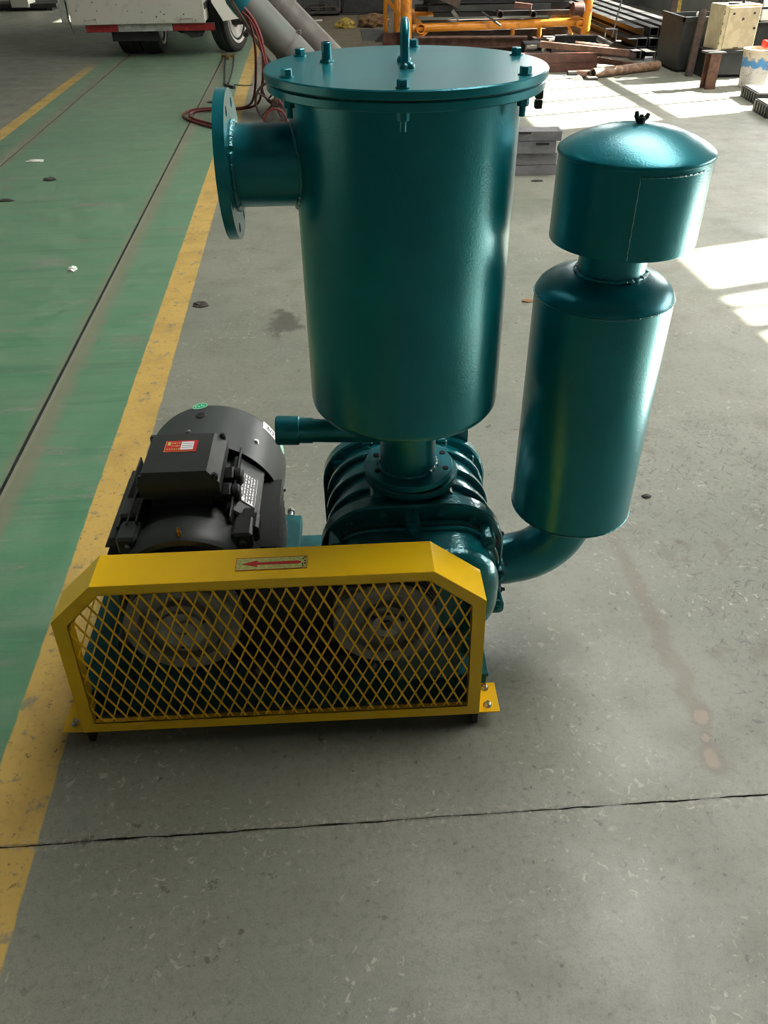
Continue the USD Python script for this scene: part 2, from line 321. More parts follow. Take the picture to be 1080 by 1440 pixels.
def angle(h, w, t): return unary_union([sbox(-w/2, -h/2, w/2, -h/2+t), sbox(-w/2, -h/2, -w/2+t, h/2)])
def tubesec(h, w, t): return sbox(-w/2, -h/2, w/2, h/2).difference(sbox(-w/2+t, -h/2+t, w/2-t, h/2-t))
def prism_y(poly, y0, y1):
    """polygon in (x, z), from y0 to y1"""
    m = trimesh.creation.extrude_polygon(poly, y1-y0, engine='earcut')
    T = np.array([[1, 0, 0, 0], [0, 0, -1, y1], [0, 1, 0, 0], [0, 0, 0, 1.0]]); m.apply_transform(T); return m
def rr(cx, cz, hw, hh, r, n=10):
    P = []
    for sx, sz, a0 in ((1, 1, 0), (-1, 1, 90), (-1, -1, 180), (1, -1, 270)):
        for k in range(n+1):
            a = math.radians(a0 + 90*k/n); P.append((cx + sx*(hw-r) + r*math.cos(a), cz + sz*(hh-r) + r*math.sin(a)))
    return np.array(P)
def loft_y(cx, cz, hw, hh, r, st):
    """rounded rectangle lofted through stations (y, inset)"""
    rings = [np.c_[q[:, 0], np.full(len(q), y), q[:, 1]] for y, o in st for q in [rr(cx, cz, hw-o, hh-o, max(r-o, 0.004))]]
    n = len(rings[0]); V = np.vstack(rings); F = []; i = np.arange(n); j = (i+1) % n
    for s in range(len(rings)-1):
        A, B = s*n, (s+1)*n; F += [np.c_[A+i, B+i, B+j], np.c_[A+i, B+j, A+j]]
    for s, flip in ((0, False), (len(rings)-1, True)):
        V = np.vstack([V, rings[s].mean(0)]); c = len(V)-1
        f = np.c_[s*n+i, s*n+j, np.full(n, c)]; F.append(f[:, ::-1] if flip else f)
    m = trimesh.Trimesh(V, np.vstack(F), process=False)
    if m.volume < 0: m.invert()
    return m
def tube(path, r, n=10, closed=False):
    P = np.asarray(path, float); k = len(P); R = np.full(k, r) if np.ndim(r) == 0 else np.asarray(r)
    if closed: T = np.roll(P, -1, 0) - np.roll(P, 1, 0)
    else: T = np.gradient(P, axis=0)
    T /= np.linalg.norm(T, axis=1, keepdims=True); x = frame(T[0])[0]; rings = []; a = np.linspace(0, 2*np.pi, n, endpoint=False)
    for q, t, rad in zip(P, T, R):
        x = x - t*(x@t); x /= np.linalg.norm(x); y = np.cross(t, x); rings.append(q + rad*(np.cos(a)[:, None]*x + np.sin(a)[:, None]*y))
    V = np.vstack(rings); F = []; i = np.arange(n); j = (i+1) % n
    for s in range(k if closed else k-1):
        A, B = s*n, ((s+1) % k)*n; F += [np.c_[A+i, A+j, B+j], np.c_[A+i, B+j, B+i]]
    if not closed:
        V = np.vstack([V, P[0], P[-1]]); c0, c1 = len(V)-2, len(V)-1
        F += [np.c_[j, i, np.full(n, c0)], np.c_[(k-1)*n+i, (k-1)*n+j, np.full(n, c1)]]
    return trimesh.Trimesh(V, np.vstack(F), process=False)
def curve(pts, n=40):
    from scipy.interpolate import CubicSpline
    P = np.asarray(pts, float); s = np.r_[0, np.cumsum(np.linalg.norm(np.diff(P, axis=0), axis=1))]
    return CubicSpline(s, P)(np.linspace(0, s[-1], n))
def ringbead(c, d, R, r, n=64, m=8, seed=0, wob=0.25):
    a = np.linspace(0, 2*np.pi, n, endpoint=False); x, y, z = frame(d); c = np.asarray(c, float)
    rad = r*(1 + wob*np.sin(a*n*0.37 + seed)*np.cos(a*7 + seed))
    return tube(c + R*(np.cos(a)[:, None]*x + np.sin(a)[:, None]*y), rad, m, closed=True)
def flat_poly(poly, o, ex, ey, th):
    """a thin printed shape: polygon in the plane o + s*ex + t*ey, th thick"""
    m = trimesh.creation.extrude_polygon(poly, th, engine='earcut'); ex, ey = np.asarray(ex, float), np.asarray(ey, float)
    T = np.eye(4); T[:3, 0], T[:3, 1], T[:3, 2], T[:3, 3] = ex, ey, np.cross(ex, ey), o
    m.apply_transform(T); return m

def one(name, mesh, mat, label=None, cat=None, org=None, group=None, kind=None, smooth=35):
    """a top-level thing that is one mesh"""
    path = '/World/' + numbered('/World', name)
    v, f, n = meshkit.arrays(mesh, smooth); b0, b1 = v.min(0), v.max(0)
    o = np.array([(b0[0]+b1[0])/2, (b0[1]+b1[1])/2, b0[2]]) if org is None else np.array(org, float)
    mm = usdkit.mesh(stage, path, (v - o, f), MT[mat])
    if n is not None:
        from pxr import Vt
        mm.CreateNormalsAttr(Vt.Vec3fArray.FromNumpy(n.astype(np.float32))); mm.SetNormalsInterpolation('vertex')
    UsdGeom.Xformable(mm).AddTranslateOp().Set(Gf.Vec3d(*o))
    setd(mm.GetPrim(), label=label, category=cat, group=group, kind=kind)
    return path
def rotz(m, a=PHI):
    m = m.copy(); m.apply_transform(trimesh.transformations.rotation_matrix(a, [0, 0, 1])); return m

# ================================================================== THE HALL
# floor: cast slabs with open joints along the two rails and across the hall
def ragged(P, amp, seed, step=0.02):
    P = np.asarray(P, float); L = np.linalg.norm(P[1]-P[0]); n = max(2, int(L/step)); t = np.linspace(0, 1, n)[:, None]
    q = P[0] + (P[1]-P[0])*t; nrm = np.array([-(P[1]-P[0])[1], (P[1]-P[0])[0]])/L
    w = (meshkit.fbm(np.c_[q*23.0, np.zeros(n)], 4, seed) - 0.5)*2*amp
    return q + nrm*w[:, None]
ja, jb = (-9.6, 1.107), (6.6, 0.836)                       # the joint across, in hall axes
ja, jb = np.array(ja), np.array(jb)
jl = lambda u: ja[1] + (jb[1]-ja[1])*(u-ja[0])/(jb[0]-ja[0])
def joint_edge(off, seed):
    a = np.array([[-2.2, jl(-2.2)+off], [2.2, jl(2.2)+off]])
    return np.vstack([[[ja[0], ja[1]+off]], ragged(a, 0.0036, seed, 0.006), [[jb[0], jb[1]+off]]])
lo_edge, hi_edge = joint_edge(-0.0013, 3), joint_edge(0.0013, 9)
near = Polygon(np.vstack([[[-9.6, -7.5], [6.6, -7.5]], lo_edge[::-1]])).buffer(0)
far = Polygon(np.vstack([hi_edge, [[6.6, 26.5], [-9.6, 26.5]]])).buffer(0)
cols = [(-9.6, -2.430), (-2.414, -1.132), (-1.116, 6.6)]
floor = Thing('floor', 'concrete hall floor with green painted lane and yellow lines', None, (0, 0, 0), kind='structure')
for c0, c1 in cols:
    for reg in (near, far):
        s = reg.intersection(sbox(c0, -8, c1, 27))
        for gpoly in getattr(s, 'geoms', [s]):
            if gpoly.area < 0.01: continue
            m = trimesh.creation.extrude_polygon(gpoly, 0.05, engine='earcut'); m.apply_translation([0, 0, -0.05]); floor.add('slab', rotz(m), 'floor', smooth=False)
floor.add('joint_bed', rotz(bx(-9.6, 6.6, -7.5, 26.5, -0.09, -0.018)), 'scrap', smooth=False, label='dark dirt at the bottom of the floor joints')
for u0, u1 in ((-1.130, -1.118), (-2.428, -2.416)):
    floor.add('rail', rotz(bx(u0, u1, -7.4, 26.4, -0.018, -0.004)), 'dark_steel', smooth=False, label='narrow steel rail sunk in the floor')

# right wall with its rows of open steel windows
panes = []
def wall_u(name, u0, u1, v0, v1, z1, holes, mat):
    poly = sbox(v0, -0.05, v1, z1)
    for h in holes: poly = poly.difference(h)
    m = trimesh.creation.extrude_polygon(poly, u1-u0, engine='earcut')       # x=v, y=z, z=u
    T = np.array([[0, 0, 1, u0], [1, 0, 0, 0], [0, 1, 0, 0], [0, 0, 0, 1.0]]); m.apply_transform(T)
    one(name, rotz(m), mat, None, None, (0, 0, 0), kind='structure', smooth=False)
WT, WB = 3.05, 1.02
wins = [(1.4, 5.44), (8.45, 11.9), (12.7, 16.6)]
wall_u('wall_right', 6.5, 6.72, -7.5, 17.6, 7.2, [sbox(a, WB, b, WT) for a, b in wins], 'wall')
def window(n, a, b, mull, extra):
    ms = [bx(6.56, 6.60, x-0.018, x+0.018, WB, WT) for x in mull] + [bx(6.55, 6.61, a, b, 2.10, 2.19), bx(6.54, 6.62, a, b, WB, WB+0.05), bx(6.54, 6.62, a, b, WT-0.04, WT)] + extra
    one('window_%d' % n, rotz(cat(ms)), 'wall_dark', None, None, (0, 0, 0), kind='structure', smooth=False)
window(1, 8.45, 11.9, [9.07, 9.64, 10.21, 10.78, 11.35], [obox((6.58, 9.64, 2.81), (6.58, 8.54, 1.5), 0.02, 0.02)])
sash = trimesh.creation.extrude_polygon(Polygon([(4.40, WB), (4.85, WB), (4.85, 2.2), (4.70, 2.6), (4.655, 2.98), (4.61, 2.98), (4.53, 2.6), (4.40, 2.9)]).difference(Polygon([(4.645, 2.97), (4.535, 2.5), (4.42, 2.0), (4.78, 2.0), (4.70, 2.5)])), 0.02, engine='earcut')
sash.apply_transform(np.array([[0, 0, 1, 6.55], [1, 0, 0, 0], [0, 1, 0, 0], [0, 0, 0, 1.0]]))
window(2, 1.4, 5.44, [4.85, 4.37, 3.79, 3.2, 2.6, 2.0], [sash, bx(6.55, 6.57, 4.37, 4.42, WB, WT), bx(6.55, 6.57, 4.76, 4.85, WB, WT)])
window(3, 12.7, 16.6, [13.3, 13.9, 14.5, 15.1, 15.7, 16.2], [])
one('wall_left', rotz(bx(-9.7, -9.5, -7.5, 26.5, -0.05, 7.2)), 'wall_dark', None, None, (0, 0, 0), kind='structure', smooth=False)
wb = sbox(-1.1, -0.05, 6.72, 7.2)
for a, b in ((0.0, 1.5), (1.8, 3.3), (3.6, 5.1)): wb = wb.difference(sbox(a, 3.0, b, 6.3))
m = trimesh.creation.extrude_polygon(wb, 0.2, engine='earcut'); m.apply_transform(np.array([[1, 0, 0, 0], [0, 0, -1, 17.8], [0, 1, 0, 0], [0, 0, 0, 1.0]]))
one('wall_back', rotz(m), 'wall_dark', None, None, (0, 0, 0), kind='structure', smooth=False)
wf = sbox(-9.6, -0.05, 6.7, 7.2)
m = trimesh.creation.extrude_polygon(wf, 0.2, engine='earcut'); m.apply_transform(np.array([[1, 0, 0, 0], [0, 0, -1, 26.6], [0, 1, 0, 0], [0, 0, 0, 1.0]]))
one('wall_far', rotz(m), 'wall', None, None, (0, 0, 0), kind='structure', smooth=False)
one('wall_front', rotz(bx(-9.6, 6.7, -7.7, -7.5, -0.05, 7.2)), 'wall_pale', None, None, (0, 0, 0), kind='structure', smooth=False)
roof = sbox(-9.7, -7.7, 6.75, 26.6)
for u0, u1, v0, v1 in ROOFLIGHTS: roof = roof.difference(sbox(u0, v0, u1, v1))
m = trimesh.creation.extrude_polygon(roof, 0.12, engine='earcut'); m.apply_translation([0, 0, 7.2])
one('ceiling', rotz(m), 'roof', None, None, (0, 0, 0), kind='structure', smooth=False)

# ================================================================== THE BLOWER
B = Thing('roots_blower_unit', 'teal roots blower set with black motor, yellow belt guard and tall silencers', 'blower', (0.0, 1.5, 0.0))
# ---- base frame
base = bx(-0.690, 0.298, 1.262, 1.82, 0.078, 0.090, 0.002)
bp = B.add('base_frame', base, 'teal_frame')
rails = [section(channel(0.078, 0.05, 0.006), (-0.685, y, 0.039), (0.293, y, 0.039)) for y in (1.29, 1.79)]
for q in rails: B.add('base_channel', q, 'teal_frame', bp)
for x in (-0.66, -0.15, 0.27): B.add('cross_channel', section(channel(0.076, 0.045, 0.006), (x, 1.31, 0.039), (x, 1.78, 0.039)), 'teal_frame', bp)
for x in (-0.56, -0.2):
    B.add('motor_rail', cat([bx(x-0.035, x+0.035, 1.30, 1.87, 0.090, 0.128, 0.004), bx(x-0.012, x+0.012, 1.86, 1.885, 0.098, 0.118)]), 'teal_frame', bp)
B.add('blower_plinth', bx(-0.06, 0.292, 1.33, 1.72, 0.090, 0.135, 0.004), 'teal_frame', bp, label='grey-teal plinth under the blower casing')
B.add('added_dark_plate', bx(-0.275, -0.02, 1.272, 1.278, 0.090, 0.445, 0.002), 'plastic', bp, label='added black plate standing in for the shade between the two pulleys')  # made-up plate, black to give the gap behind the belts its shade
B.add('bracket_plate', bx(0.08, 0.225, 1.255, 1.262, 0.090, 0.235, 0.002), 'teal_grey', bp, label='upright grey plate behind the right pulley')
def nut(x, y, z, r=0.011, h=0.010, par=None, mat='zinc', name='bolt'):
    return B.add(name, cat([cyl(r*1.35, (x, y, z), (x, y, z+0.002), 20), hexa(r, (x, y, z+0.002), (x, y, z+h), 0.3), cyl(r*0.5, (x, y, z+h), (x, y, z+h*1.7), 12)]), mat, par or bp)
nut(-0.569, 1.342, 0.090, 0.014, 0.013); nut(-0.33, 1.30, 0.090, 0.010); nut(0.02, 1.30, 0.090, 0.010); nut(-0.245, 1.27, 0.128, 0.010)
B.add('tension_screw', cat([cyl(0.008, (-0.20, 1.885, 0.11), (-0.20, 1.92, 0.11), 14), hexa(0.012, (-0.20, 1.905, 0.11), (-0.20, 1.916, 0.11))]), 'zinc', bp)
for x in (-0.57, 0.24):
    for y in (1.29, 1.79): B.add('foot_pad', cyl(0.03, (x, y, 0.0), (x, y, 0.002), 20), 'rubber', bp)

# ---- blower casing
CX, CZ = 0.122, 0.315
body = loft_y(CX, CZ, 0.185, 0.175, 0.120, [(1.42, 0), (1.69, 0)])
bl = B.add('blower_casing', body, 'teal_cast')
for y in (1.474, 1.542, 1.612): B.add('rib', loft_y(CX, CZ, 0.197, 0.187, 0.130, [(y, 0.013), (y, 0.003), (y+0.003, 0), (y+0.015, 0), (y+0.018, 0.003), (y+0.018, 0.013)]), 'teal_cast', bl)
B.add('front_side_plate', loft_y(CX, 0.320, 0.209, 0.186, 0.125, [(1.388, 0.004), (1.392, 0), (1.424, 0), (1.428, 0.004)]), 'teal_cast', bl)
B.add('rear_side_plate', loft_y(CX, 0.318, 0.207, 0.184, 0.125, [(1.672, 0.004), (1.676, 0), (1.705, 0), (1.709, 0.004)]), 'teal_cast', bl)
B.add('rear_cover', loft_y(CX, 0.318, 0.185, 0.150, 0.11, [(1.705, 0), (1.76, 0), (1.785, 0.03)]), 'teal_cast', bl)
gc = B.add('gear_cover', loft_y(0.118, 0.325, 0.190, 0.132, 0.105, [(1.268, 0.040), (1.270, 0.028), (1.276, 0.016), (1.286, 0.007), (1.298, 0.001), (1.305, 0), (1.392, 0)]), 'teal_cast', bl)
B.add('gear_cover_flange', loft_y(0.118, 0.325, 0.200, 0.141, 0.112, [(1.356, 0.003), (1.359, 0), (1.384, 0), (1.387, 0.003)]), 'teal_cast', bl)
B.add('gear_cover_flange', loft_y(0.118, 0.325, 0.2025, 0.1435, 0.114, [(1.3655, 0), (1.3675, 0)]), 'plastic', bl, label='dark gasket line of the gear cover')
def lug(x, z, ang, y0=1.340, y1=1.392):
    d = np.array([math.sin(ang), 0, math.cos(ang)]); c = np.array([x, 0, z])
    m = prism_y(Polygon(rr(x, z, 0.017, 0.020, 0.012, 5)), y0, y1)
    B.add('lug', cat([m, hexa(0.011, (x, y0, z), (x, y0-0.009, z)), cyl(0.005, (x, y0-0.009, z), (x, y0-0.014, z), 10)]), 'teal_cast', bl)
for x, z, a in ((0.118, 0.474, 0), (0.285, 0.428, 0.8), (-0.05, 0.428, -0.8), (0.318, 0.330, 1.5), (0.318, 0.235, 1.6), (-0.08, 0.33, -1.5)): lug(x, z, a)
for x in (-0.02, 0.055, 0.118, 0.182, 0.255):                     # cap screws around the front plate
    z = 0.488 if 0.03 < x < 0.2 else 0.462
    B.add('bolt', hexa(0.009, (x, 1.390, z), (x, 1.378, z)), 'teal_cast', bl)
for x, z in ((0.309, 0.40), (0.318, 0.31), (0.318, 0.26), (0.312, 0.20)):
    B.add('bolt', cat([hexa(0.010, (x, 1.390, z), (x, 1.376, z)), cyl(0.008, (x+0.011, 1.407, z), (x+0.022, 1.407, z), 10)]), 'dark_red', bl)
for x, z in ((0.03, 0.493), (0.118, 0.498), (0.215, 0.49), (0.285, 0.44), (-0.045, 0.44)):
    B.add('bolt', cat([hexa(0.011, (x, 1.672, z-0.012), (x, 1.655, z-0.012)), bx(x-0.014, x+0.014, 1.664, 1.69, z-0.03, z+0.008, 0.004)]), 'teal_cast', bl)
B.add('lifting_lug', prism_y(Polygon(rr(0.262, 0.492, 0.022, 0.030, 0.018, 6)).difference(Polygon(rr(0.262, 0.505, 0.008, 0.008, 0.0079, 6))), 1.690, 1.715), 'teal_cast', bl)
B.add('inlet_pad', cat([bx(CX-0.092, CX+0.092, 1.424, 1.600, 0.44, 0.512, 0.006)]), 'teal_cast', bl)
fl = B.add('inlet_port_flange', lathe([(0.05, 0.512), (0.104, 0.512), (0.106, 0.515), (0.106, 0.528), (0.104, 0.530), (0.05, 0.530)], (CX+0.004, 1.502, 0), n=56), 'teal_cast', bl)
for k in (0, 7, 3, 4):
    a = math.radians(22.5 + 45*k); x, y = CX+0.002+0.083*math.cos(a), 1.502+0.083*math.sin(a)
    B.add('flange_hole_disc', cat([cyl(0.0065, (x, y, 0.5465), (x, y, 0.5490), 14)]), 'hole', bl)  # flat dark discs standing in for open bolt holes in the flange
for x in (-0.03, 0.27):
    B.add('casing_foot', cat([bx(x-0.03, x+0.03, 1.37, 1.70, 0.133, 0.16, 0.004)]), 'teal_cast', bl)

# ---- inlet silencer (the big drum)
TX, TY, TR = 0.109, 1.50, 0.1955
drum = lathe([(0, 0.716), (TR-0.018, 0.716), (TR-0.006, 0.719), (TR-0.001, 0.726), (TR, 0.734), (TR, 1.312), (0, 1.312)], (TX, TY, 0), n=128)
dr = B.add('inlet_silencer_drum', drum, 'teal', label='tall teal drum on the blower inlet')
B.add('neck_pipe', lathe([(0.058, 0.545), (0.062, 0.545), (0.062, 0.717), (0.058, 0.717)], (CX-0.004, 1.50, 0), n=48, closed=True), 'teal', dr)
B.add('neck_flange', lathe([(0.055, 0.531), (0.098, 0.531), (0.100, 0.533), (0.100, 0.545), (0.098, 0.547), (0.055, 0.547)], (CX-0.002, 1.50, 0), n=56), 'teal', dr)
B.add('weld_bead', ringbead((CX-0.004, 1.50, 0.548), (0, 0, 1), 0.064, 0.0055, 90, 8, 1), 'teal_weld', dr)
B.add('drum_flange', lathe([(TR-0.002, 1.312), (0.231, 1.312), (0.233, 1.314), (0.233, 1.3245), (0.231, 1.3265), (TR-0.002, 1.3265)], (TX, TY, 0), n=128), 'teal', dr)
B.add('gasket', lathe([(TR-0.002, 1.3265), (0.2305, 1.3265), (0.2305, 1.3285), (TR-0.002, 1.3285)], (TX, TY, 0), n=96), 'rubber', dr)
LZ = 1.3425
lid = B.add('lid', lathe([(0, 1.3285), (0.2345, 1.3285), (0.2365, 1.3305), (0.2365, LZ-0.002), (0.2345, LZ), (0, LZ)], (TX, TY, 0), n=128), 'teal', label='round flat teal lid') 
for k, dg in enumerate((-95, -35, 22, 82, 146, 207)):
    a = math.radians(dg); x, y = TX+0.2165*math.cos(a), TY+0.2165*math.sin(a)
    B.add('lid_bolt', cat([cyl(0.0115, (x, y, LZ), (x, y, LZ+0.002), 18), hexa(0.0095, (x, y, LZ+0.002), (x, y, LZ+0.012), k*0.7)]), 'teal', dr)
    B.add('lid_nut', cat([cyl(0.0052, (x, y, 1.284), (x, y, 1.300), 12), hexa(0.0095, (x, y, 1.299), (x, y, 1.3118), k)]), 'teal', dr)
for z in (1.284, 1.2985): B.add('clamp_nut', bx(0.318, 0.330, 1.428, 1.440, z, z+0.013, 0.001), 'plastic', dr)
B.add('vent_stub', lathe([(0, LZ), (0.0085, LZ), (0.0085, LZ+0.029), (0.0065, LZ+0.030), (0.0065, LZ+0.022), (0, LZ+0.022)], (-0.022, 1.545, 0), n=24), 'teal', dr)
B.add('weld_bead', ringbead((-0.022, 1.545, LZ+0.001), (0, 0, 1), 0.0095, 0.003, 24, 6, 2), 'teal_weld', dr)
ringp = [(0.106, 1.462, LZ-0.002), (0.106, 1.461, LZ+0.030), (0.1065, 1.466, LZ+0.046), (0.107, 1.480, LZ+0.058), (0.1075, 1.500, LZ+0.062), (0.108, 1.520, LZ+0.058), (0.1085, 1.534, LZ+0.046), (0.109, 1.539, LZ+0.030), (0.109, 1.538, LZ-0.002)]
B.add('lifting_ring', tube(curve(ringp, 40), 0.0068, 14), 'teal', dr)
for y in (1.462, 1.538):
    B.add('weld_bead', cat([trimesh.creation.icosphere(2, 0.0075).apply_translation([0.108+dx, y+dy, LZ+0.002]) for dx, dy in ((0.006, -0.003), (-0.004, -0.005), (0.003, 0.006))]), 'teal_weld', dr)
# side inlet with its flange
IZ, IR = 1.190, 0.0685
B.add('side_inlet_pipe', pipe(IR, IR-0.005, (-0.192, TY, IZ), (TX-0.17, TY, IZ), 56), 'teal', dr)
fpoly = Polygon([(0.123*math.cos(t), 0.123*math.sin(t)) for t in np.linspace(0, 2*np.pi, 96, endpoint=False)]).difference(Polygon([(0.066*math.cos(t), 0.066*math.sin(t)) for t in np.linspace(0, 2*np.pi, 64, endpoint=False)]))
for k in range(8):
    a = math.radians(22.5+45*k); fpoly = fpoly.difference(Polygon([(0.103*math.cos(a)+0.0085*math.cos(t), 0.103*math.sin(a)+0.0085*math.sin(t)) for t in np.linspace(0, 2*np.pi, 20, endpoint=False)]))
fm = trimesh.creation.extrude_polygon(fpoly, 0.019, engine='earcut')
T = np.array([[0, 0, 1, -0.211], [1, 0, 0, TY], [0, 1, 0, IZ], [0, 0, 0, 1.0]]); fm.apply_transform(T)
B.add('side_inlet_flange', fm, 'teal', dr, label='teal flange with bolt holes')
B.add('weld_bead', ringbead((-0.190, TY, IZ), (1, 0, 0), IR+0.002, 0.0055, 96, 8, 4), 'teal_weld', dr)
# the bead where the pipe enters the drum follows the saddle
tt = np.linspace(0, 2*np.pi, 96, endpoint=False); yy = IR*np.cos(tt)*1.02; sad = np.c_[TX-np.sqrt(TR**2-yy**2), TY+yy, IZ+IR*1.02*np.sin(tt)]
B.add('weld_bead', tube(sad, 0.0045*(1+0.25*np.sin(tt*31)), 8, closed=True), 'teal_weld', dr)

# ---- relief branch to the left, under the drum
br = B.add('relief_branch', cat([cyl(0.026, (-0.125, 1.515, 0.632), (0.09, 1.515, 0.622), 32)]), 'teal')
B.add('branch_collar', lathe([(0.0, 0), (0.0295, 0), (0.0325, 0.004), (0.0325, 0.050), (0.0305, 0.0525), (0.0, 0.0525)], (-0.174, 1.515, 0.6345), (1, 0, -0.045), 36), 'teal', br)
B.add('branch_coupling', lathe([(0.0, 0), (0.0275, 0), (0.0285, 0.002), (0.0285, 0.030), (0, 0.030)], (-0.122, 1.515, 0.632), (1, 0, -0.045), 36), 'teal', br)

# ---- discharge elbow and silencer with rain hood
SX, SY, SR = 0.507, 1.50, 0.1365
ang = np.linspace(0, math.pi/2, 16); RB = 0.138
el = np.vstack([[[0.30, 1.49, 0.247]], [[SX-RB-0.002, 1.497, 0.247]], np.c_[SX-RB+RB*np.sin(ang), np.full(16, 1.50), 0.247+RB-RB*np.cos(ang)][1:], [[SX, 1.50, 0.418]]])
eb = B.add('discharge_elbow', tube(el, 0.0625, 40), 'teal')
B.add('elbow_flange', cat([cyl(0.098, (0.318, 1.49, 0.255), (0.337, 1.49, 0.255), 48, 0.002)]), 'teal_cast', eb)
for k in range(6):
    a = math.radians(30+60*k); y, z = 1.49+0.08*math.cos(a), 0.255+0.08*math.sin(a)
    B.add('bolt', cat([hexa(0.009, (0.337, y, z), (0.346, y, z), k), cyl(0.0045, (0.346, y, z), (0.353, y, z), 10)]), 'dark_red', eb)
sl = B.add('discharge_silencer', lathe([(0, 0.412), (SR-0.010, 0.412), (SR-0.002, 0.4135), (SR, 0.419), (SR, 0.936), (SR-0.001, 0.941), (SR-0.008, 0.953), (SR-0.024, 0.966), (SR-0.050, 0.975), (0.066, 0.979), (0, 0.980)], (SX, SY, 0), n=112), 'teal', label='slim teal silencer standing on the elbow')
B.add('seam', ringbead((SX, SY, 0.4165), (0, 0, 1), SR+0.0003, 0.0018, 120, 6, 5), 'teal_weld', sl)
B.add('seam', ringbead((SX, SY, 0.936), (0, 0, 1), SR+0.0003, 0.0016, 120, 6, 6), 'teal_weld', sl)
HX = 0.524
B.add('neck_pipe', cyl(0.0655, (0.514, SY, 0.974), (0.516, SY, 1.060), 48), 'teal', sl)
B.add('weld_bead', ringbead((0.514, SY, 0.980), (0, 0, 1), 0.0668, 0.0050, 90, 8, 7), 'teal_weld', sl)
hood = B.add('rain_hood', lathe([(0, 1.055), (SR-0.004, 1.045), (SR-0.003, 1.0435), (SR-0.0005, 1.0435), (SR, 1.045), (SR, 1.196), (0, 1.196)], (HX, SY, 0), n=112), 'teal', sl, label='teal cylindrical rain hood')
B.add('hood_cap', lathe([(0, 1.196), (SR+0.001, 1.196), (SR+0.0025, 1.1975), (SR+0.0025, 1.2005), (SR+0.001, 1.204), (SR-0.010, 1.212), (SR-0.030, 1.222), (SR-0.060, 1.233), (SR-0.095, 1.2405), (SR-0.12, 1.2435), (0, 1.245)], (HX, SY, 0), n=112), 'teal', sl, label='domed cap of the rain hood')
a0 = math.atan2(-1.5, -0.38)
sx, sy = HX+SR*math.cos(a0+0.02), SY+SR*math.sin(a0+0.02)
sh = np.array([[sx, sy, z] for z in np.linspace(1.048, 1.190, 24)]); sh[:, 0] += 0.0006*np.sin(np.arange(24)*1.9)
B.add('seam', tube(sh, 0.0017, 6), 'teal_weld', sl, label='vertical seam of the rain hood')
ar = np.linspace(a0+0.03, a0+0.98, 30)
B.add('seam', tube(np.c_[HX+(SR+0.0006)*np.cos(ar), SY+(SR+0.0006)*np.sin(ar), 1.1875+0.0008*np.sin(np.arange(30)*2.3)], 0.0016, 6), 'teal_weld', sl, label='split edge under the cap')
B.add('wing_nut', cat([cyl(0.0075, (HX, SY, 1.243), (HX, SY, 1.254), 16), cyl(0.0035, (HX, SY, 1.25), (HX, SY, 1.258), 10),
    tube([(HX-0.005, SY, 1.249), (HX-0.0095, SY-0.002, 1.256), (HX-0.0105, SY-0.003, 1.264)], [0.0045, 0.0045, 0.0032], 8), tube([(HX+0.004, SY, 1.250), (HX+0.010, SY+0.001, 1.254), (HX+0.0125, SY+0.002, 1.259)], [0.0045, 0.0045, 0.0035], 8)]), 'plastic', sl)

# ---- motor
MX, MZ, MR = -0.370, 0.357, 0.180
ax = (0, 1, 0)
mo = B.add('motor', lathe([(0, 1.36), (0.150, 1.36), (0.150, 1.625), (0, 1.625)], (MX, 0, MZ), ax, 64), 'motor', label='black electric motor with cooling fins')
bell = lathe([(0.045, 1.292), (0.075, 1.290), (0.082, 1.305), (0.128, 1.318), (0.136, 1.298), (0.146, 1.286), (0.158, 1.288), (0.164, 1.300), (0.166, 1.325), (0.166, 1.362), (0.12, 1.362), (0.045, 1.362)], (MX, 0, MZ), ax, 80, closed=True)
B.add('end_shield', bell, 'motor', mo)
for k in range(24):
    a = 2*math.pi*k/24; d = np.array([math.sin(a), 0, math.cos(a)])
    B.add('end_shield_rib', obox(np.array([MX, 1.314, MZ])+d*0.078, np.array([MX, 1.314, MZ])+d*0.132, 0.007, 0.024, (0, 1, 0)), 'motor', mo)
for x, a in ((MX-0.122, -1), (MX+0.122, 1)):
    for z in (MZ-0.122, MZ+0.122):
        B.add('end_shield_ear', cat([bx(x-0.022, x+0.022, 1.318, 1.385, z-0.022, z+0.022, 0.006), hexa(0.010, (x, 1.318, z), (x, 1.308, z))]), 'motor', mo)
B.add('grease_nipple', cat([cyl(0.005, (MX-0.002, 1.300, MZ+0.160), (MX-0.002, 1.300, MZ+0.172), 10), cyl(0.0035, (MX-0.002, 1.300, MZ+0.172), (MX-0.002, 1.300, MZ+0.182), 10)]), 'brass', mo)
for s in (-1, 1):
    for k in range(13):
        z = MZ-0.150+0.0215*k; dz = abs(z-MZ)
        xi = math.sqrt(max(0.150**2-dz**2, 0.0004))-0.006; xo = 0.186 if dz < 0.10 else 0.176-0.25*(dz-0.10)
        if s == 1 and z > MZ+0.075: continue
        B.add('cooling_fin', bx(MX+s*xi if s > 0 else MX-xo, MX+xo if s > 0 else MX-xi, 1.366, 1.628, z-0.0022, z+0.0022, 0.0008), 'motor', mo)
for x in (-0.150, -0.128, -0.106, 0.094):
    zi = math.sqrt(0.150**2-x**2 if abs(x) < 0.149 else 0.0004)-0.006
    B.add('cooling_fin', bx(MX+x-0.0022, MX+x+0.0022, 1.366, 1.640, MZ+zi, MZ+0.158-0.35*max(0, abs(x)-0.10), 0.0008), 'motor', mo)
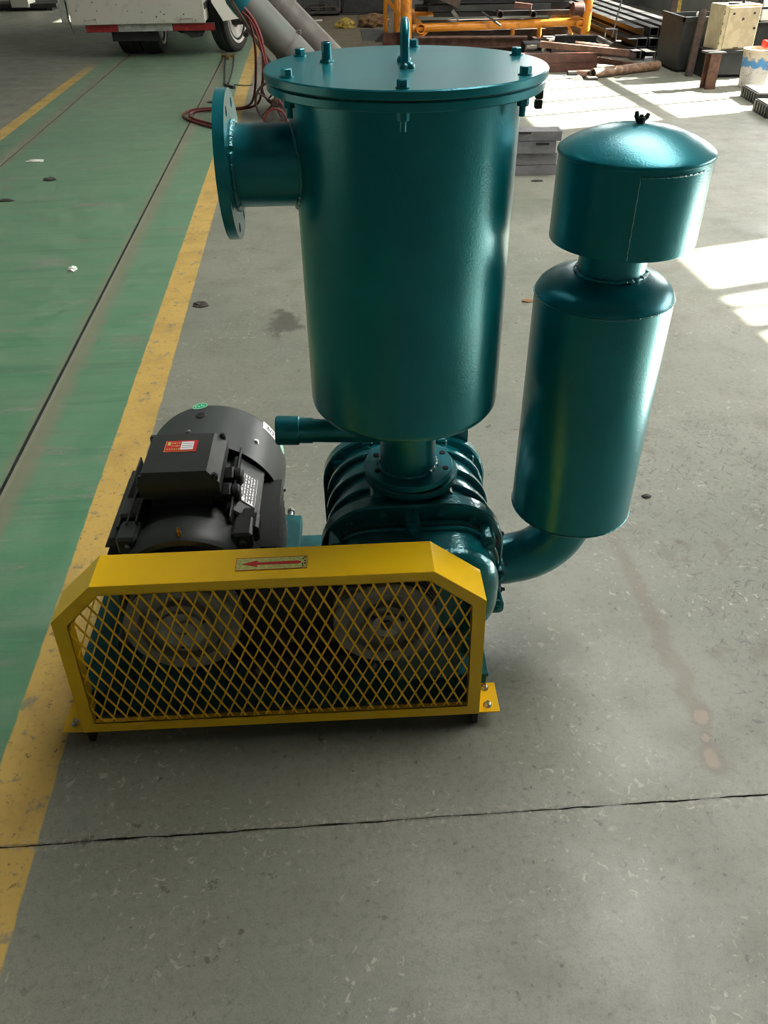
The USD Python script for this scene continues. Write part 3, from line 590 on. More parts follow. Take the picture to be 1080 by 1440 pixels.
# slanted name plate pad, upper right
nd = np.array([math.sin(0.72), 0, math.cos(0.72)]); ne = np.array([math.cos(0.72), 0, -math.sin(0.72)]); pc = np.array([MX, 1.51, MZ]) + nd*0.168
pad = bx(-0.036, 0.050, -0.100, 0.112, -0.045, 0.0, 0.004); Tp = np.eye(4); Tp[:3, 0], Tp[:3, 1], Tp[:3, 2], Tp[:3, 3] = ne, (0, 1, 0), nd, pc; pad.apply_transform(Tp)
B.add('nameplate_pad', pad, 'motor', mo)
fy = np.array([0, 1.0, 0]); o = pc + nd*0.0004
B.add('nameplate', flat_poly(sbox(-0.030, -0.052, 0.030, 0.060), o, ne, fy, 0.0014), 'plate', mo, label='dark nameplate with silver print')
rng = random.Random(4); pr = []
for c in range(7):
    s = -0.025+0.0075*c; t = -0.046
    while t < 0.052:
        L = rng.uniform(0.004, 0.014); pr.append(flat_poly(sbox(s, t, s+0.0034, min(t+L, 0.054)), o+nd*0.0014, ne, fy, 0.0003)); t += L+rng.uniform(0.002, 0.006)
pr += [flat_poly(sbox(-0.016, -0.048, 0.002, -0.036), o+nd*0.0015, ne, fy, 0.0004), flat_poly(sbox(0.006, -0.050, 0.026, -0.046), o+nd*0.0015, ne, fy, 0.0004), flat_poly(sbox(0.029, -0.052, 0.030, 0.060), o+nd*0.0015, ne, fy, 0.0004)]
B.add('nameplate_print', cat(pr), 'silver', mo)
# terminal box
tbx = -0.3825
def tap(x0, x1, y0, y1, z0, ins, z1):
    return trimesh.convex.convex_hull(np.array([(x, y, z0) for x in (x0, x1) for y in (y0, y1)] + [(x, y, z1) for x in (x0+ins, x1-ins) for y in (y0+ins*0.55, y1-ins*0.55)]))
B.add('terminal_box', cat([bx(tbx-0.070, tbx+0.066, 1.425, 1.565, 0.488, 0.536, 0.004), bx(tbx-0.083, tbx+0.083, 1.414, 1.578, 0.530, 0.541, 0.003)]), 'motor', mo)
cv = trimesh.convex.convex_hull(np.array([(x, y, 0.541) for x in (tbx-0.086, tbx+0.086) for y in (1.410, 1.582)] + [(x, y, 0.575) for x in (tbx-0.088, tbx+0.088) for y in (1.408, 1.584)] + [(x, y, 0.598) for x in (tbx-0.076, tbx+0.062) for y in (1.420, 1.574)]))
B.add('terminal_box_cover', cv, 'motor', mo, label='bevelled lid of the terminal box')
for x in (tbx-0.080, tbx+0.078):
    for y in (1.416, 1.577): B.add('cover_screw', cat([cyl(0.0075, (x, y, 0.560), (x, y, 0.590), 14), cyl(0.0045, (x, y, 0.590), (x, y, 0.594), 12)]), 'motor', mo)
so = np.array([-0.425, 1.498, 0.5982]); sxv, syv = np.array([1.0, 0, 0]), np.array([0, 1.0, 0])
B.add('warning_sticker', flat_poly(sbox(0, 0, 0.072, 0.046), so, sxv, syv, 0.0006), 'red', mo, label='red sticker with a white panel')
sp = [flat_poly(sbox(0.036, 0.008, 0.064, 0.041), so, sxv, syv, 0.0009)]
B.add('sticker_panel', cat(sp), 'white', mo)
B.add('sticker_print', cat([flat_poly(sbox(0.038, y, 0.062, y+0.0012), so, sxv, syv, 0.0011) for y in (0.016, 0.024, 0.032)] ), 'weathered', mo)
rng = random.Random(8); dots = [flat_poly(sbox(0.0055, 0.027, 0.0125, 0.041), so, sxv, syv, 0.0009)]
for y in (0.033, 0.022, 0.009):
    t = 0.015 if y > 0.02 else 0.006
    while t < 0.032: L = rng.uniform(0.002, 0.004); dots.append(flat_poly(sbox(t, y, t+L, y+0.005), so, sxv, syv, 0.0009)); t += L+0.0022
dots += [flat_poly(sbox(0.0012, 0.0012, 0.0708, 0.0022), so, sxv, syv, 0.0009), flat_poly(sbox(0.0012, 0.0012, 0.0022, 0.0448), so, sxv, syv, 0.0009)]
B.add('sticker_print', cat(dots), 'lime', mo)
for y in (1.455, 1.520):
    B.add('cable_gland', cat([cyl(0.021, (tbx+0.060, y, 0.512), (tbx+0.085, y, 0.512), 24, 0.002), hexa(0.026, (tbx+0.085, y, 0.512), (tbx+0.103, y, 0.512)), cyl(0.020, (tbx+0.103, y, 0.512), (tbx+0.122, y, 0.512), 24, 0.004)]), 'plastic', mo)
B.add('lifting_boss', bx(MX-0.155, MX-0.105, 1.40, 1.47, MZ+0.085, MZ+0.145, 0.006), 'motor', mo)
B.add('corner_block', cat([bx(-0.265, -0.215, 1.345, 1.405, 0.455, 0.497, 0.006), bx(-0.255, -0.225, 1.395, 1.43, 0.460, 0.490, 0.004)]), 'motor', mo)
# fan cover
fan = lathe([(0.172, 1.622), (MR, 1.622), (MR, 1.806), (MR-0.003, 1.818), (MR-0.012, 1.829), (MR-0.026, 1.834), (0.0, 1.834), (0.0, 1.830), (0.172, 1.812)], (MX, 0, MZ), ax, 96)
fan = lathe([(MR-0.004, 1.622), (MR, 1.622), (MR, 1.806), (MR-0.003, 1.818), (MR-0.012, 1.829), (MR-0.026, 1.834), (0.0, 1.834)], (MX, 0, MZ), ax, 96)
inn = lathe([(MR-0.004, 1.622), (MR-0.004, 1.80), (0.0, 1.826)], (MX, 0, MZ), ax, 96); inn.invert()
B.add('fan_cover', cat([fan, inn]), 'motor_cover', mo, label='grey drum-shaped fan cover')
def onfan(th, y, dr=0.0):
    return np.array([MX+(MR+dr)*math.sin(th), y, MZ+(MR+dr)*math.cos(th)]), np.array([math.sin(th), 0, math.cos(th)]), np.array([math.cos(th), 0, -math.sin(th)])
def curved(poly, th, y, dr, th_=0.0006):
    """print wrapped on the fan cover: local x runs round the drum, local y along it"""
    m = trimesh.creation.extrude_polygon(poly, th_, engine='earcut')
    m = m.subdivide_to_size(0.006, max_iter=6); v = m.vertices; a = th + v[:, 0]/MR; r = MR + dr + v[:, 2]
    m.vertices = np.c_[MX + r*np.sin(a), y + v[:, 1], MZ + r*np.cos(a)]; return m
def ell(a, b, n=28): return Polygon([(a*math.cos(t), b*math.sin(t)) for t in np.linspace(0, 2*np.pi, n, endpoint=False)])
B.add('round_sticker', curved(ell(0.0195, 0.0145), math.radians(-8.0), 1.812, 0.0), 'green', mo, label='oval green sticker')
B.add('sticker_print', cat([curved(ell(0.0195, 0.0145).difference(ell(0.0178, 0.0128)), math.radians(-8.0), 1.812, 0.0004), curved(sbox(-0.013, -0.004, -0.006, 0.004).difference(sbox(-0.011, -0.002, -0.005, 0.002)), math.radians(-8.0), 1.812, 0.0004),
    curved(sbox(-0.004, -0.005, 0.001, 0.000), math.radians(-8.0), 1.812, 0.0004), curved(sbox(0.003, -0.002, 0.0048, 0.009), math.radians(-8.0), 1.812, 0.0004), curved(sbox(0.007, -0.004, 0.012, 0.0), math.radians(-8.0), 1.812, 0.0004)]), 'pale_green', mo)
B.add('label_sticker', curved(sbox(-0.028, -0.016, 0.028, 0.016), math.radians(56), 1.803, 0.0), 'white', mo, label='white paper label')
txt = meshkit.text_mesh('6/1', 0.014, 0.0004, True); txt.apply_translation(-txt.bounds.mean(0)*[1, 1, 0])
v = txt.vertices.copy(); a = math.radians(56) + v[:, 0]/MR; r = MR+0.0006+v[:, 2]; txt.vertices = np.c_[MX+r*np.sin(a), 1.803+v[:, 1], MZ+r*np.cos(a)]
B.add('sticker_print', txt, 'black_ink', mo)
B.add('round_sticker', curved(ell(0.017, 0.014), math.radians(75.6), 1.806, 0.0), 'pale_green', mo, label='pale green oval sticker')
p, d, _ = onfan(math.radians(-4.9), 1.762); B.add('rubber_plug', place(lathe([(0, 0), (0.0135, 0), (0.0135, 0.002), (0.011, 0.004), (0, 0.0045)], n=28), p-d*0.001, d), 'rubber', mo)
for th, y in ((-12.1, 1.69), (43.1, 1.705), (95, 1.70), (-70, 1.70)):
    p, d, _ = onfan(math.radians(th), y); B.add('cover_screw', place(cat([cyl(0.007, (0, 0, -0.001), (0, 0, 0.0015), 18), hexa(0.0052, (0, 0, 0.0015), (0, 0, 0.005))]), p, d), 'zinc', mo)
for x in (-0.56, -0.2):
    B.add('motor_foot', cat([bx(x-0.035, x+0.035, 1.36, 1.60, 0.128, 0.148, 0.004), trimesh.convex.convex_hull(np.array([(xx_, y, z) for y in (1.39, 1.57) for xx_, z in ((x-0.02, 0.146), (x+0.02, 0.146), (MX+(x-MX)*0.45, 0.24), (MX+(x-MX)*0.72, 0.25))]))]), 'motor', mo)
B.add('motor_shaft', cyl(0.021, (MX, 1.195, MZ-0.008), (MX, 1.35, MZ), 24), 'machined', mo)

# ---- belt drive
PY = 1.199
def pulley(name, x, z, R, hub):
    y = PY
    rim = [(R-0.030, y+0.002), (R-0.026, y), (R-0.003, y), (R, y+0.003)]
    for g_ in range(3):
        yb = y+0.008+0.017*g_; rim += [(R, yb), (R-0.011, yb+0.004), (R-0.011, yb+0.010), (R, yb+0.014)]
    rim += [(R, y+0.060), (R-0.030, y+0.060), (R-0.033, y+0.036), (hub+0.004, y+0.032), (hub, y+0.030), (hub, y+0.062), (0, y+0.062), (0, y+0.005), (hub-0.006, y+0.004), (hub, y+0.008), (hub+0.002, y+0.022), (R-0.034, y+0.020)]
    m = lathe(rim, (x, 0, z), ax, 80, closed=True)
    p = B.add(name, m, 'cast', label='grey grooved pulley')
    B.add('pulley_hub', lathe([(0.012, y+0.001), (hub-0.014, y-0.003), (hub-0.012, y+0.006), (0.012, y+0.006)], (x, 0, z), ax, 48, closed=True), 'machined', p)
    B.add('shaft_end', lathe([(0, y+0.0005), (0.004, y+0.0005), (0.004, y-0.003), (0.013, y-0.004), (0.014, y+0.006), (0, y+0.006)], (x, 0, z), ax, 32), 'mid_steel', p)
    for k in range(3):
        a = 2*math.pi*k/3+0.4; B.add('grub_screw', cyl(0.0045, (x+(hub-0.009)*math.cos(a), y+0.004, z+(hub-0.009)*math.sin(a)), (x+(hub-0.009)*math.cos(a), y-0.001, z+(hub-0.009)*math.sin(a)), 12), 'hole', p)
    return p
LX, LZp, LR = -0.379, 0.347, 0.121; RX, RZp, RR_ = 0.052, 0.333, 0.114
pulley('pulley', LX, LZp, LR, 0.062); pulley('pulley', RX, RZp, RR_, 0.046)
hull = unary_union([Polygon([(LX+(LR-0.002)*math.cos(t), LZp+(LR-0.002)*math.sin(t)) for t in np.linspace(0, 2*np.pi, 64, endpoint=False)]), Polygon([(RX+(RR_-0.002)*math.cos(t), RZp+(RR_-0.002)*math.sin(t)) for t in np.linspace(0, 2*np.pi, 64, endpoint=False)])]).convex_hull
for k in range(3): B.add('drive_belt', prism_y(hull.difference(hull.buffer(-0.010)), PY+0.010+0.017*k, PY+0.020+0.017*k), 'rubber')

# ---- yellow belt guard
GY0, GY1 = 1.177, 1.272
prof = [(-0.648, 0.052), (-0.631, 0.405), (-0.533, 0.498), (0.148, 0.500), (0.258, 0.414), (0.264, 0.052)]
outer = Polygon(prof); inner_s = outer.buffer(-0.0028, join_style=2); strip = outer.difference(inner_s).difference(sbox(-1, 0.0, 1, 0.0549).intersection(inner_s.buffer(0.02)).intersection(sbox(-0.643, 0, 0.259, 0.0549)))
gd = B.add('belt_guard', prism_y(strip, GY0, GY1), 'yellow', label='yellow sheet metal belt guard with mesh front')
def poly_in(o, d): return o.buffer(-d, join_style=2)
win = Polygon([(-0.616, 0.082), (-0.600, 0.392), (-0.522, 0.473), (0.139, 0.475), (0.228, 0.401), (0.234, 0.082)])
B.add('guard_face_frame', prism_y(outer.difference(win), GY0-0.0012, GY0+0.0012), 'yellow', gd)
B.add('guard_lip', prism_y(win.buffer(0.0016, join_style=2).difference(win), GY0-0.0012, GY0+0.012), 'yellow', gd)
def foot(x0, x1): return bx(x0, x1, GY0+0.002, GY1-0.006, 0.050, 0.0535, 0.0006)
B.add('guard_foot', foot(0.258, 0.314), 'yellow', gd); B.add('guard_foot', foot(-0.698, -0.640), 'yellow', gd)
B.add('guard_foot_bracket', bx(0.250, 0.266, GY0+0.012, 1.24, 0.0, 0.0495, 0.002), 'plastic', gd)
B.add('guard_foot_bracket', bx(-0.650, -0.636, GY0+0.012, 1.24, 0.0, 0.0495, 0.002), 'plastic', gd)
for x, y in ((0.287, 1.250), (0.287, 1.198), (-0.673, 1.202)): nut(x, y, 0.0535, 0.0075, 0.008, gd)
# expanded metal
zone = win.buffer(0.004, join_style=2); st = []
cw, chh = 0.0292, 0.0672
for sgn, w, y0, th in ((1, 0.0041, GY0+0.0026, 0.0014), (-1, 0.0033, GY0+0.0036, 0.0012)):
    for k in range(-24, 60):
        x0 = -0.66+cw*k; L = LineString([(x0, 0.50), (x0+sgn*(0.44/chh)*cw, 0.06)]) if sgn > 0 else LineString([(x0, 0.50), (x0-(0.44/chh)*cw, 0.06)])
        s = L.buffer(w/2, cap_style=2).intersection(zone)
        for p_ in getattr(s, 'geoms', [s]):
            if p_.geom_type == 'Polygon' and p_.area > 1e-6:
                m_ = prism_y(p_, y0, y0+th); dl = np.array([cw, -chh*sgn])/math.hypot(cw, chh); nl = np.array([-dl[1], dl[0]])*(1 if sgn > 0 else 1)
                nl = nl if nl[1] > 0 else -nl
                vv = m_.vertices.copy(); vv[:, 1] += 0.12*((vv[:, 0]-x0)*nl[0] + (vv[:, 2]-0.50)*nl[1]); m_.vertices = vv; st.append(m_)
B.add('mesh_panel', cat(st), 'yellow_mesh', gd, smooth=False, label='diamond expanded metal mesh', kind='stuff')
ao = np.array([-0.250, 1.2035, 0.4995]); ex = np.array([0.9995, 0.0, 0.003]); ey = np.array([0, 1.0, 0])
ao[2] = 0.4993
B.add('arrow_sticker', flat_poly(sbox(0, 0, 0.144, 0.038), ao, ex, ey, 0.0007), 'lime', gd, label='pale sticker with a red arrow pointing left')
brd = sbox(0, 0, 0.144, 0.038).difference(sbox(0.0014, 0.0014, 0.1426, 0.0366))
B.add('sticker_border', flat_poly(brd, ao, ex, ey, 0.0010), 'orange_ink', gd)
arw = Polygon([(0.012, 0.019), (0.044, 0.029), (0.043, 0.0225), (0.124, 0.0235), (0.132, 0.0215), (0.130, 0.0155), (0.124, 0.0145), (0.043, 0.0155), (0.044, 0.009)])
B.add('sticker_arrow', flat_poly(arw, ao, ex, ey, 0.0011), 'red', gd)
rng = random.Random(5)
B.add('sticker_print', cat([flat_poly(sbox(x, y, x+0.003, y+0.004), ao, ex, ey, 0.0011) for x, y in ((0.134, 0.006), (0.138, 0.012), (0.134, 0.027), (0.138, 0.031), (0.138, 0.020), (0.133, 0.012))]), 'black_ink', gd)

# ================================================================== BEHIND: lorry, gas cart, racks and steel
# ---- lorry
def orient_(m, c, ang):
    m = m.copy(); m.apply_transform(trimesh.transformations.rotation_matrix(ang, [0, 0, 1], c)); return m
t = Thing('lorry', 'dirty white lorry tail with red and grey reflector bar parked over the rails', 'truck', (-2.5, 12.6, 0))
tail = t.add('tail_panel', bx(-3.40, -1.705, 12.00, 12.04, 0.405, 1.75, 0.006), 'truck_white', label='white tail panel with rust specks')
rng = random.Random(21); sp = []
for k in range(26):
    x, z, r = rng.uniform(-3.35, -1.75), rng.uniform(0.43, 0.75), rng.uniform(0.004, 0.013)
    sp.append(flat_poly(Polygon([(r*rng.uniform(0.6, 1.2)*math.cos(a), r*rng.uniform(0.5, 1.1)*math.sin(a)) for a in np.linspace(0, 5.6, 8)]), (x, 11.9995, z), (1, 0, 0), (0, 0, 1), 0.0008))
t.add('rust_speck', cat(sp), 'truck_speck', tail, kind='stuff')
for x in (-3.24, -2.02): t.add('hinge', cat([bx(x, x+0.16, 11.992, 12.0, 0.455, 0.462), bx(x, x+0.006, 11.992, 12.0, 0.41, 0.46), bx(x+0.154, x+0.16, 11.992, 12.0, 0.41, 0.46)]), 'truck_grey', tail)
t.add('side_panel', bx(-1.745, -1.705, 12.05, 15.5, 0.42, 1.75, 0.004), 'truck_white'); t.add('side_panel', bx(-3.40, -3.36, 12.05, 15.5, 0.42, 1.75, 0.004), 'truck_white')
t.add('load_floor', bx(-3.4, -1.7, 12.05, 15.5, 0.55, 0.62), 'chassis')
t.add('corner_post', bx(-3.52, -3.44, 12.02, 12.10, 0.44, 1.7, 0.004), 'truck_grey')
t.add('cargo_strap', tube(curve([(-3.42, 12.0, 0.46), (-3.40, 11.99, 0.38), (-3.385, 11.98, 0.32)], 12), 0.006, 6), 'chassis')
rb = t.add('reflector_bar', bx(-3.24, -1.60, 12.05, 12.10, 0.318, 0.404, 0.004), 'chassis')
for x0, x1, m_ in ((-3.24, -2.84, 'truck_red'), (-2.83, -2.14, 'truck_grey'), (-2.13, -1.60, 'truck_red')): t.add('reflector', bx(x0, x1, 12.043, 12.052, 0.322, 0.400), m_, rb)
t.add('mudguard_panel', trimesh.convex.convex_hull(np.array([(x, y+dy, z) for dy in (0, 0.02) for x, y, z in ((-1.62, 12.16, 0.62), (-1.50, 12.20, 0.405), (-1.22, 12.36, 0.425), (-1.16, 12.42, 0.50), (-1.16, 12.42, 0.80), (-1.62, 12.16, 0.80))])), 'truck_white')
t.add('mud_flap', bx(-2.95, -2.36, 12.14, 12.155, 0.205, 0.40), 'rubber')
t.add('tow_hook', trimesh.convex.convex_hull(np.array([(x, y, z) for y in (12.08, 12.16) for x, z in ((-2.05, 0.33), (-1.72, 0.33), (-1.78, 0.25), (-1.92, 0.235))])), 'chassis')
t.add('axle', cat([cyl(0.09, (-2.95, 12.72, 0.40), (-1.25, 12.72, 0.40), 20), trimesh.creation.icosphere(2, 0.20).apply_translation([-2.1, 12.72, 0.42])]), 'chassis')
t.add('chassis_rail', cat([bx(-2.55, -2.45, 12.1, 17, 0.42, 0.60), bx(-1.95, -1.85, 12.1, 17, 0.42, 0.60)]), 'chassis')
for x in (-2.955, -2.665, -1.60):
    w = 0.27 if x < -2 else 0.24
    turn = (lambda m: m) if x < -2 else (lambda m: orient_(m, (-1.45, 12.72, 0), -0.34))
    ty = t.add('tyre', turn(lathe([(0.24, 0.01), (0.37, 0.0), (0.395, 0.02), (0.40, 0.05), (0.388, w*0.33), (0.40, w*0.36), (0.40, w*0.64), (0.388, w*0.67), (0.40, w-0.05), (0.395, w-0.02), (0.37, w), (0.24, w-0.01)], (x, 12.72, 0.40), (1, 0, 0), 48, closed=True)), 'rubber')
    out = w-0.03
    t.add('wheel_rim', turn(lathe([(0.0, out-0.05), (0.10, out-0.05), (0.12, out-0.01), (0.20, out-0.02), (0.27, out+0.025), (0.30, out+0.03), (0.30, out+0.02), (0.25, out-0.1), (0.0, out-0.1)], (x, 12.72, 0.40), (1, 0, 0), 36)), 'rim', ty)
t.add('spare_load', bx(-2.9, -2.2, 15.5, 17.2, 0.6, 2.0, 0.02), 'truck_white'); t.add('front_wheel', lathe([(0.0, 0.0), (0.38, 0.0), (0.40, 0.03), (0.40, 0.20), (0.38, 0.23), (0, 0.23)], (-3.2, 16.6, 0.40), (1, 0, 0), 32), 'rubber'); t.add('front_wheel', lathe([(0.0, 0.0), (0.38, 0.0), (0.40, 0.03), (0.40, 0.20), (0.38, 0.23), (0, 0.23)], (-1.6, 16.6, 0.40), (1, 0, 0), 32), 'rubber')

# ---- gas cylinders lying back on a two-wheeled cart
def gas(name, label, a, b, r, mat, cap):
    a, b = np.array(a, float), np.array(b, float); L = np.linalg.norm(b-a); T_ = Thing(name, label, 'gas cylinder', (b[0], b[1], 0))
    p = T_.add('cylinder_body', lathe([(0, 0), (r*0.85, 0), (r*0.97, 0.015), (r, 0.05), (r, L-0.22), (r*0.93, L-0.14), (r*0.7, L-0.07), (r*0.36, L-0.02), (r*0.32, L), (0, L)], b, a-b, 56), mat)
    T_.add('neck_paint', lathe([(r+0.0015, L-0.27), (r+0.0015, L-0.22), (r*0.93+0.0015, L-0.14), (r*0.7, L-0.067), (r*0.36, L-0.017), (r*0.3, L-0.017)], b, a-b, 48), cap, p)
    T_.add('valve', cat([cyl(0.03, b+(a-b)/L*L, b+(a-b)/L*(L+0.09), 18), cyl(0.012, b+(a-b)/L*(L+0.06)+np.array([-0.05, 0, 0]), b+(a-b)/L*(L+0.06)+np.array([0.06, 0, 0]), 12)]), 'brass', p)
    return T_, p
d1 = np.array([0.304, 0, -0.309]); d1 /= np.linalg.norm(d1)
A1 = np.array([-0.665, 8.15, 0.800]); b1 = A1 + d1*1.0; T1, p1 = gas('gas_cylinder', 'blue-grey gas cylinder with a band, lying tilted nearest the lorry', A1-d1*0.42, b1, 0.138, 'cyl_green', 'cyl_teal')
cc = A1 + d1*0.30
T1.add('steel_band', lathe([(0.137, -0.012), (0.146, -0.012), (0.146, 0.012), (0.137, 0.012)], cc, d1, 48, closed=True), 'cyl_grey', p1)
T1.add('band_clamp', bx(cc[0]+0.085, cc[0]+0.125, cc[1]-0.05, cc[1]-0.02, cc[2]+0.09, cc[2]+0.125, 0.004), 'cyl_grey', p1)
d2 = np.array([0.40, 0, -0.38]); d2 /= np.linalg.norm(d2)
A2 = np.array([-0.575, 8.45, 0.905]); b2 = A2 + d2*1.02; T2, p2 = gas('gas_cylinder', 'pale grey-brown gas cylinder, the farther of the two tilted ones', A2-d2*0.25, b2, 0.135, 'cyl_grey', 'cyl_grey')
c2 = A2 + d2*0.10
T2.add('steel_band', lathe([(0.134, -0.05), (0.146, -0.05), (0.148, 0.05), (0.134, 0.05)], c2, d2, 48, closed=True), 'cyl_grey', p2)
C_ = Thing('gas_cylinder_cart', 'rusty two-wheeled gas cylinder cart with a thin spoked wheel', 'hand cart', (-0.55, 8.1, 0))
for y in (7.95, 8.62): C_.add('cart_rail', obox((-1.02, y, 1.16), (-0.44, y, 0.20), 0.05, 0.025), 'rust_dark')
C_.add('axle', cyl(0.02, (-0.60, 7.86, 0.178), (-0.60, 8.75, 0.178), 16), 'rust_dark')
C_.add('toe_plate', cat([bx(-0.47, -0.36, 7.93, 8.62, 0.10, 0.24, 0.01), bx(-0.60, -0.40, 7.95, 8.0, 0.13, 0.30, 0.01)]), 'rust_dark')
C_.add('cross_bar', obox((-0.80, 7.95, 0.70), (-0.80, 8.62, 0.70), 0.04, 0.03), 'rust_dark')
C_.add('cradle', cat([obox((-0.52, 7.96, 0.40), (-0.52, 8.62, 0.40), 0.03, 0.05), bx(-0.56, -0.42, 7.955, 7.985, 0.30, 0.50, 0.01)]), 'rust_dark')
for y in (7.90, 8.68):
    a = np.linspace(0, 2*np.pi, 48, endpoint=False)
    w = C_.add('cart_wheel', tube(np.c_[-0.60+0.166*np.cos(a), np.full(48, y), 0.178+0.166*np.sin(a)], 0.0105, 8, closed=True), 'rust_dark', label='thin spoked steel wheel')
    C_.add('wheel_hub', cyl(0.034, (-0.60, y-0.03, 0.178), (-0.60, y+0.03, 0.178), 20, 0.004), 'rust_dark', w)
    for k in range(5):
        q = 2*math.pi*k/5 + 2.6; C_.add('spoke', cyl(0.008, (-0.60+0.03*math.cos(q), y, 0.178+0.03*math.sin(q)), (-0.60+0.162*math.cos(q), y, 0.178+0.162*math.sin(q)), 10), 'rust_dark', w)

# ---- gas hoses
def hose(pts, r, label, mat='hose', n=90): return one('gas_hose', tube(curve(pts, n), r, 10), mat, label, 'hose', (pts[0][0], pts[0][1], 0))
L0 = [(-0.785, 7.88, 0.86), (-0.735, 7.86, 0.75), (-0.735, 7.95, 0.50), (-0.80, 8.20, 0.20), (-0.93, 8.48, 0.045), (-1.10, 8.60, 0.013), (-1.30, 8.63, 0.013), (-1.44, 8.59, 0.013), (-1.505, 8.40, 0.013), (-1.46, 8.20, 0.013), (-1.32, 7.98, 0.013), (-1.15, 7.77, 0.013), (-0.92, 7.60, 0.013)]
hose(L0, 0.011, 'dark red hose hanging from the cart, inner line of the floor loop')
L1 = [(-0.77, 7.87, 0.88), (-0.68, 7.85, 0.74), (-0.670, 7.93, 0.50), (-0.74, 8.18, 0.19), (-0.88, 8.46, 0.045), (-1.08, 8.55, 0.013), (-1.30, 8.56, 0.013), (-1.40, 8.52, 0.013), (-1.445, 8.38, 0.013), (-1.40, 8.20, 0.013), (-1.28, 8.03, 0.013), (-1.10, 7.84, 0.013), (-0.90, 7.70, 0.013)]
hose(L1, 0.011, 'bright red hose running beside the dark red one to the floor loop')
hose([(-0.78, 7.86, 0.90), (-0.70, 7.84, 0.80), (-0.655, 7.84, 0.66), (-0.635, 7.84, 0.52), (-0.60, 7.82, 0.40), (-0.56, 7.80, 0.24), (-0.50, 7.79, 0.14), (-0.44, 7.78, 0.06), (-0.30, 7.75, 0.013)], 0.011, 'red hose running down the cart rail past the spoked wheel')
hose([(-0.80, 7.86, 0.87), (-0.725, 7.84, 0.80), (-0.685, 7.835, 0.70), (-0.66, 7.83, 0.58), (-0.64, 7.83, 0.46)], 0.010, 'short pinkish red hose end hanging against the cart rail')
a = np.linspace(-0.4, math.pi+0.4, 30)
one('hose_hoop', tube(np.c_[-0.585+0.100*np.cos(a), np.full(30, 7.70)-0.02*np.sin(a), 0.052+0.115*np.sin(a)], 0.0105, 8), 'hose', 'half loop of red hose standing in front of the spoked cart wheel', 'hose', (-0.585, 7.70, 0))
one('steel_strip', bx(-0.79, -0.60, 7.79, 7.83, 0.0, 0.008, 0.001), 'light_strip', 'pale flat strip lying on the floor by the cart wheel', 'strip')
tc = Thing('cutting_torch', 'thin cutting torch with brass valves and bent black tip lying on the green lane', 'torch', (-1.25, 10.6, 0))
tp = tc.add('torch_tube', tube(curve([(-1.50, 12.0, 0.02), (-1.40, 11.0, 0.014), (-1.29, 9.98, 0.014)], 20), 0.010, 8), 'dark_steel'); tc.add('torch_tube', tube(curve([(-1.38, 11.9, 0.02), (-1.30, 10.9, 0.014), (-1.255, 10.0, 0.014)], 20), 0.010, 8), 'dark_steel')
tc.add('torch_tip', tube([(-1.29, 9.98, 0.016), (-1.27, 9.88, 0.018), (-1.16, 9.74, 0.016)], 0.017, 10), 'plastic')
tc.add('brass_valve', cat([cyl(0.016, (-1.55, 12.05, 0.03), (-1.39, 12.0, 0.03), 14), bx(-1.49, -1.44, 11.9, 12.02, 0.0, 0.045, 0.01), cyl(0.028, (-1.56, 12.05, 0.03), (-1.54, 12.05, 0.03), 14), cyl(0.028, (-1.40, 12.0, 0.03), (-1.38, 12.0, 0.03), 14)]), 'brass')
one('wire_scrap', tube(curve([(-1.19, 9.99, 0.006), (-1.12, 9.95, 0.006), (-1.08, 9.93, 0.006), (-0.98, 9.95, 0.006)], 20), 0.005, 6), 'scrap', 'short bent wire lying across the far end of the yellow line', 'wire')

# ---- grey metal sections stacked behind the silencers
zs = 0.0
for k, (h, x1, y0, dy, lab) in enumerate(((0.070, 1.535, 5.98, 0.16, 'lowest weathered grey section of the stack behind the rain hood'), (0.080, 1.525, 5.99, 0.15, 'second weathered grey section from the floor, behind the rain hood'), (0.080, 1.505, 5.975, 0.15, 'third weathered grey section from the floor, behind the rain hood'), (0.066, 1.54, 5.985, 0.15, 'topmost grey section with dark slots, behind the rain hood'))):
    sec = tubesec(h-0.004, dy, 0.006); c = (y0+dy/2, zs+h/2)
    T_ = Thing('steel_section', lab, 'steel bar', (1.1, c[0], zs), 'grey sections stacked behind the silencers')
    a_, b_ = (0.55+0.03*k, c[0]+0.01*k, c[1]), (x1, c[0]-0.008*k, c[1])
    T_.add('section_body', section(sec, a_, b_), 'weathered', smooth=False)
    if k == 3:
        T_.add('slot', cat([bx(1.235, 1.32, y0-0.012, y0-0.002, c[1]+0.016, c[1]+0.028), bx(1.365, 1.395, y0-0.012, y0-0.002, c[1]+0.012, c[1]+0.026), cyl(0.010, (1.375, y0-0.012, c[1]-0.012), (1.375, y0, c[1]-0.012), 14)]), 'hole')
    if k == 2: T_.add('slot', bx(1.36, 1.47, y0-0.014, y0-0.002, c[1]+0.016, c[1]+0.032), 'hole')
    T_.add('end_cap', obox((b_[0]+0.0005, b_[1]-0.05, b_[2]), (b_[0]+0.0005, b_[1]+0.03, b_[2]), 0.004, h*0.7), 'mid_steel')
    zs += h

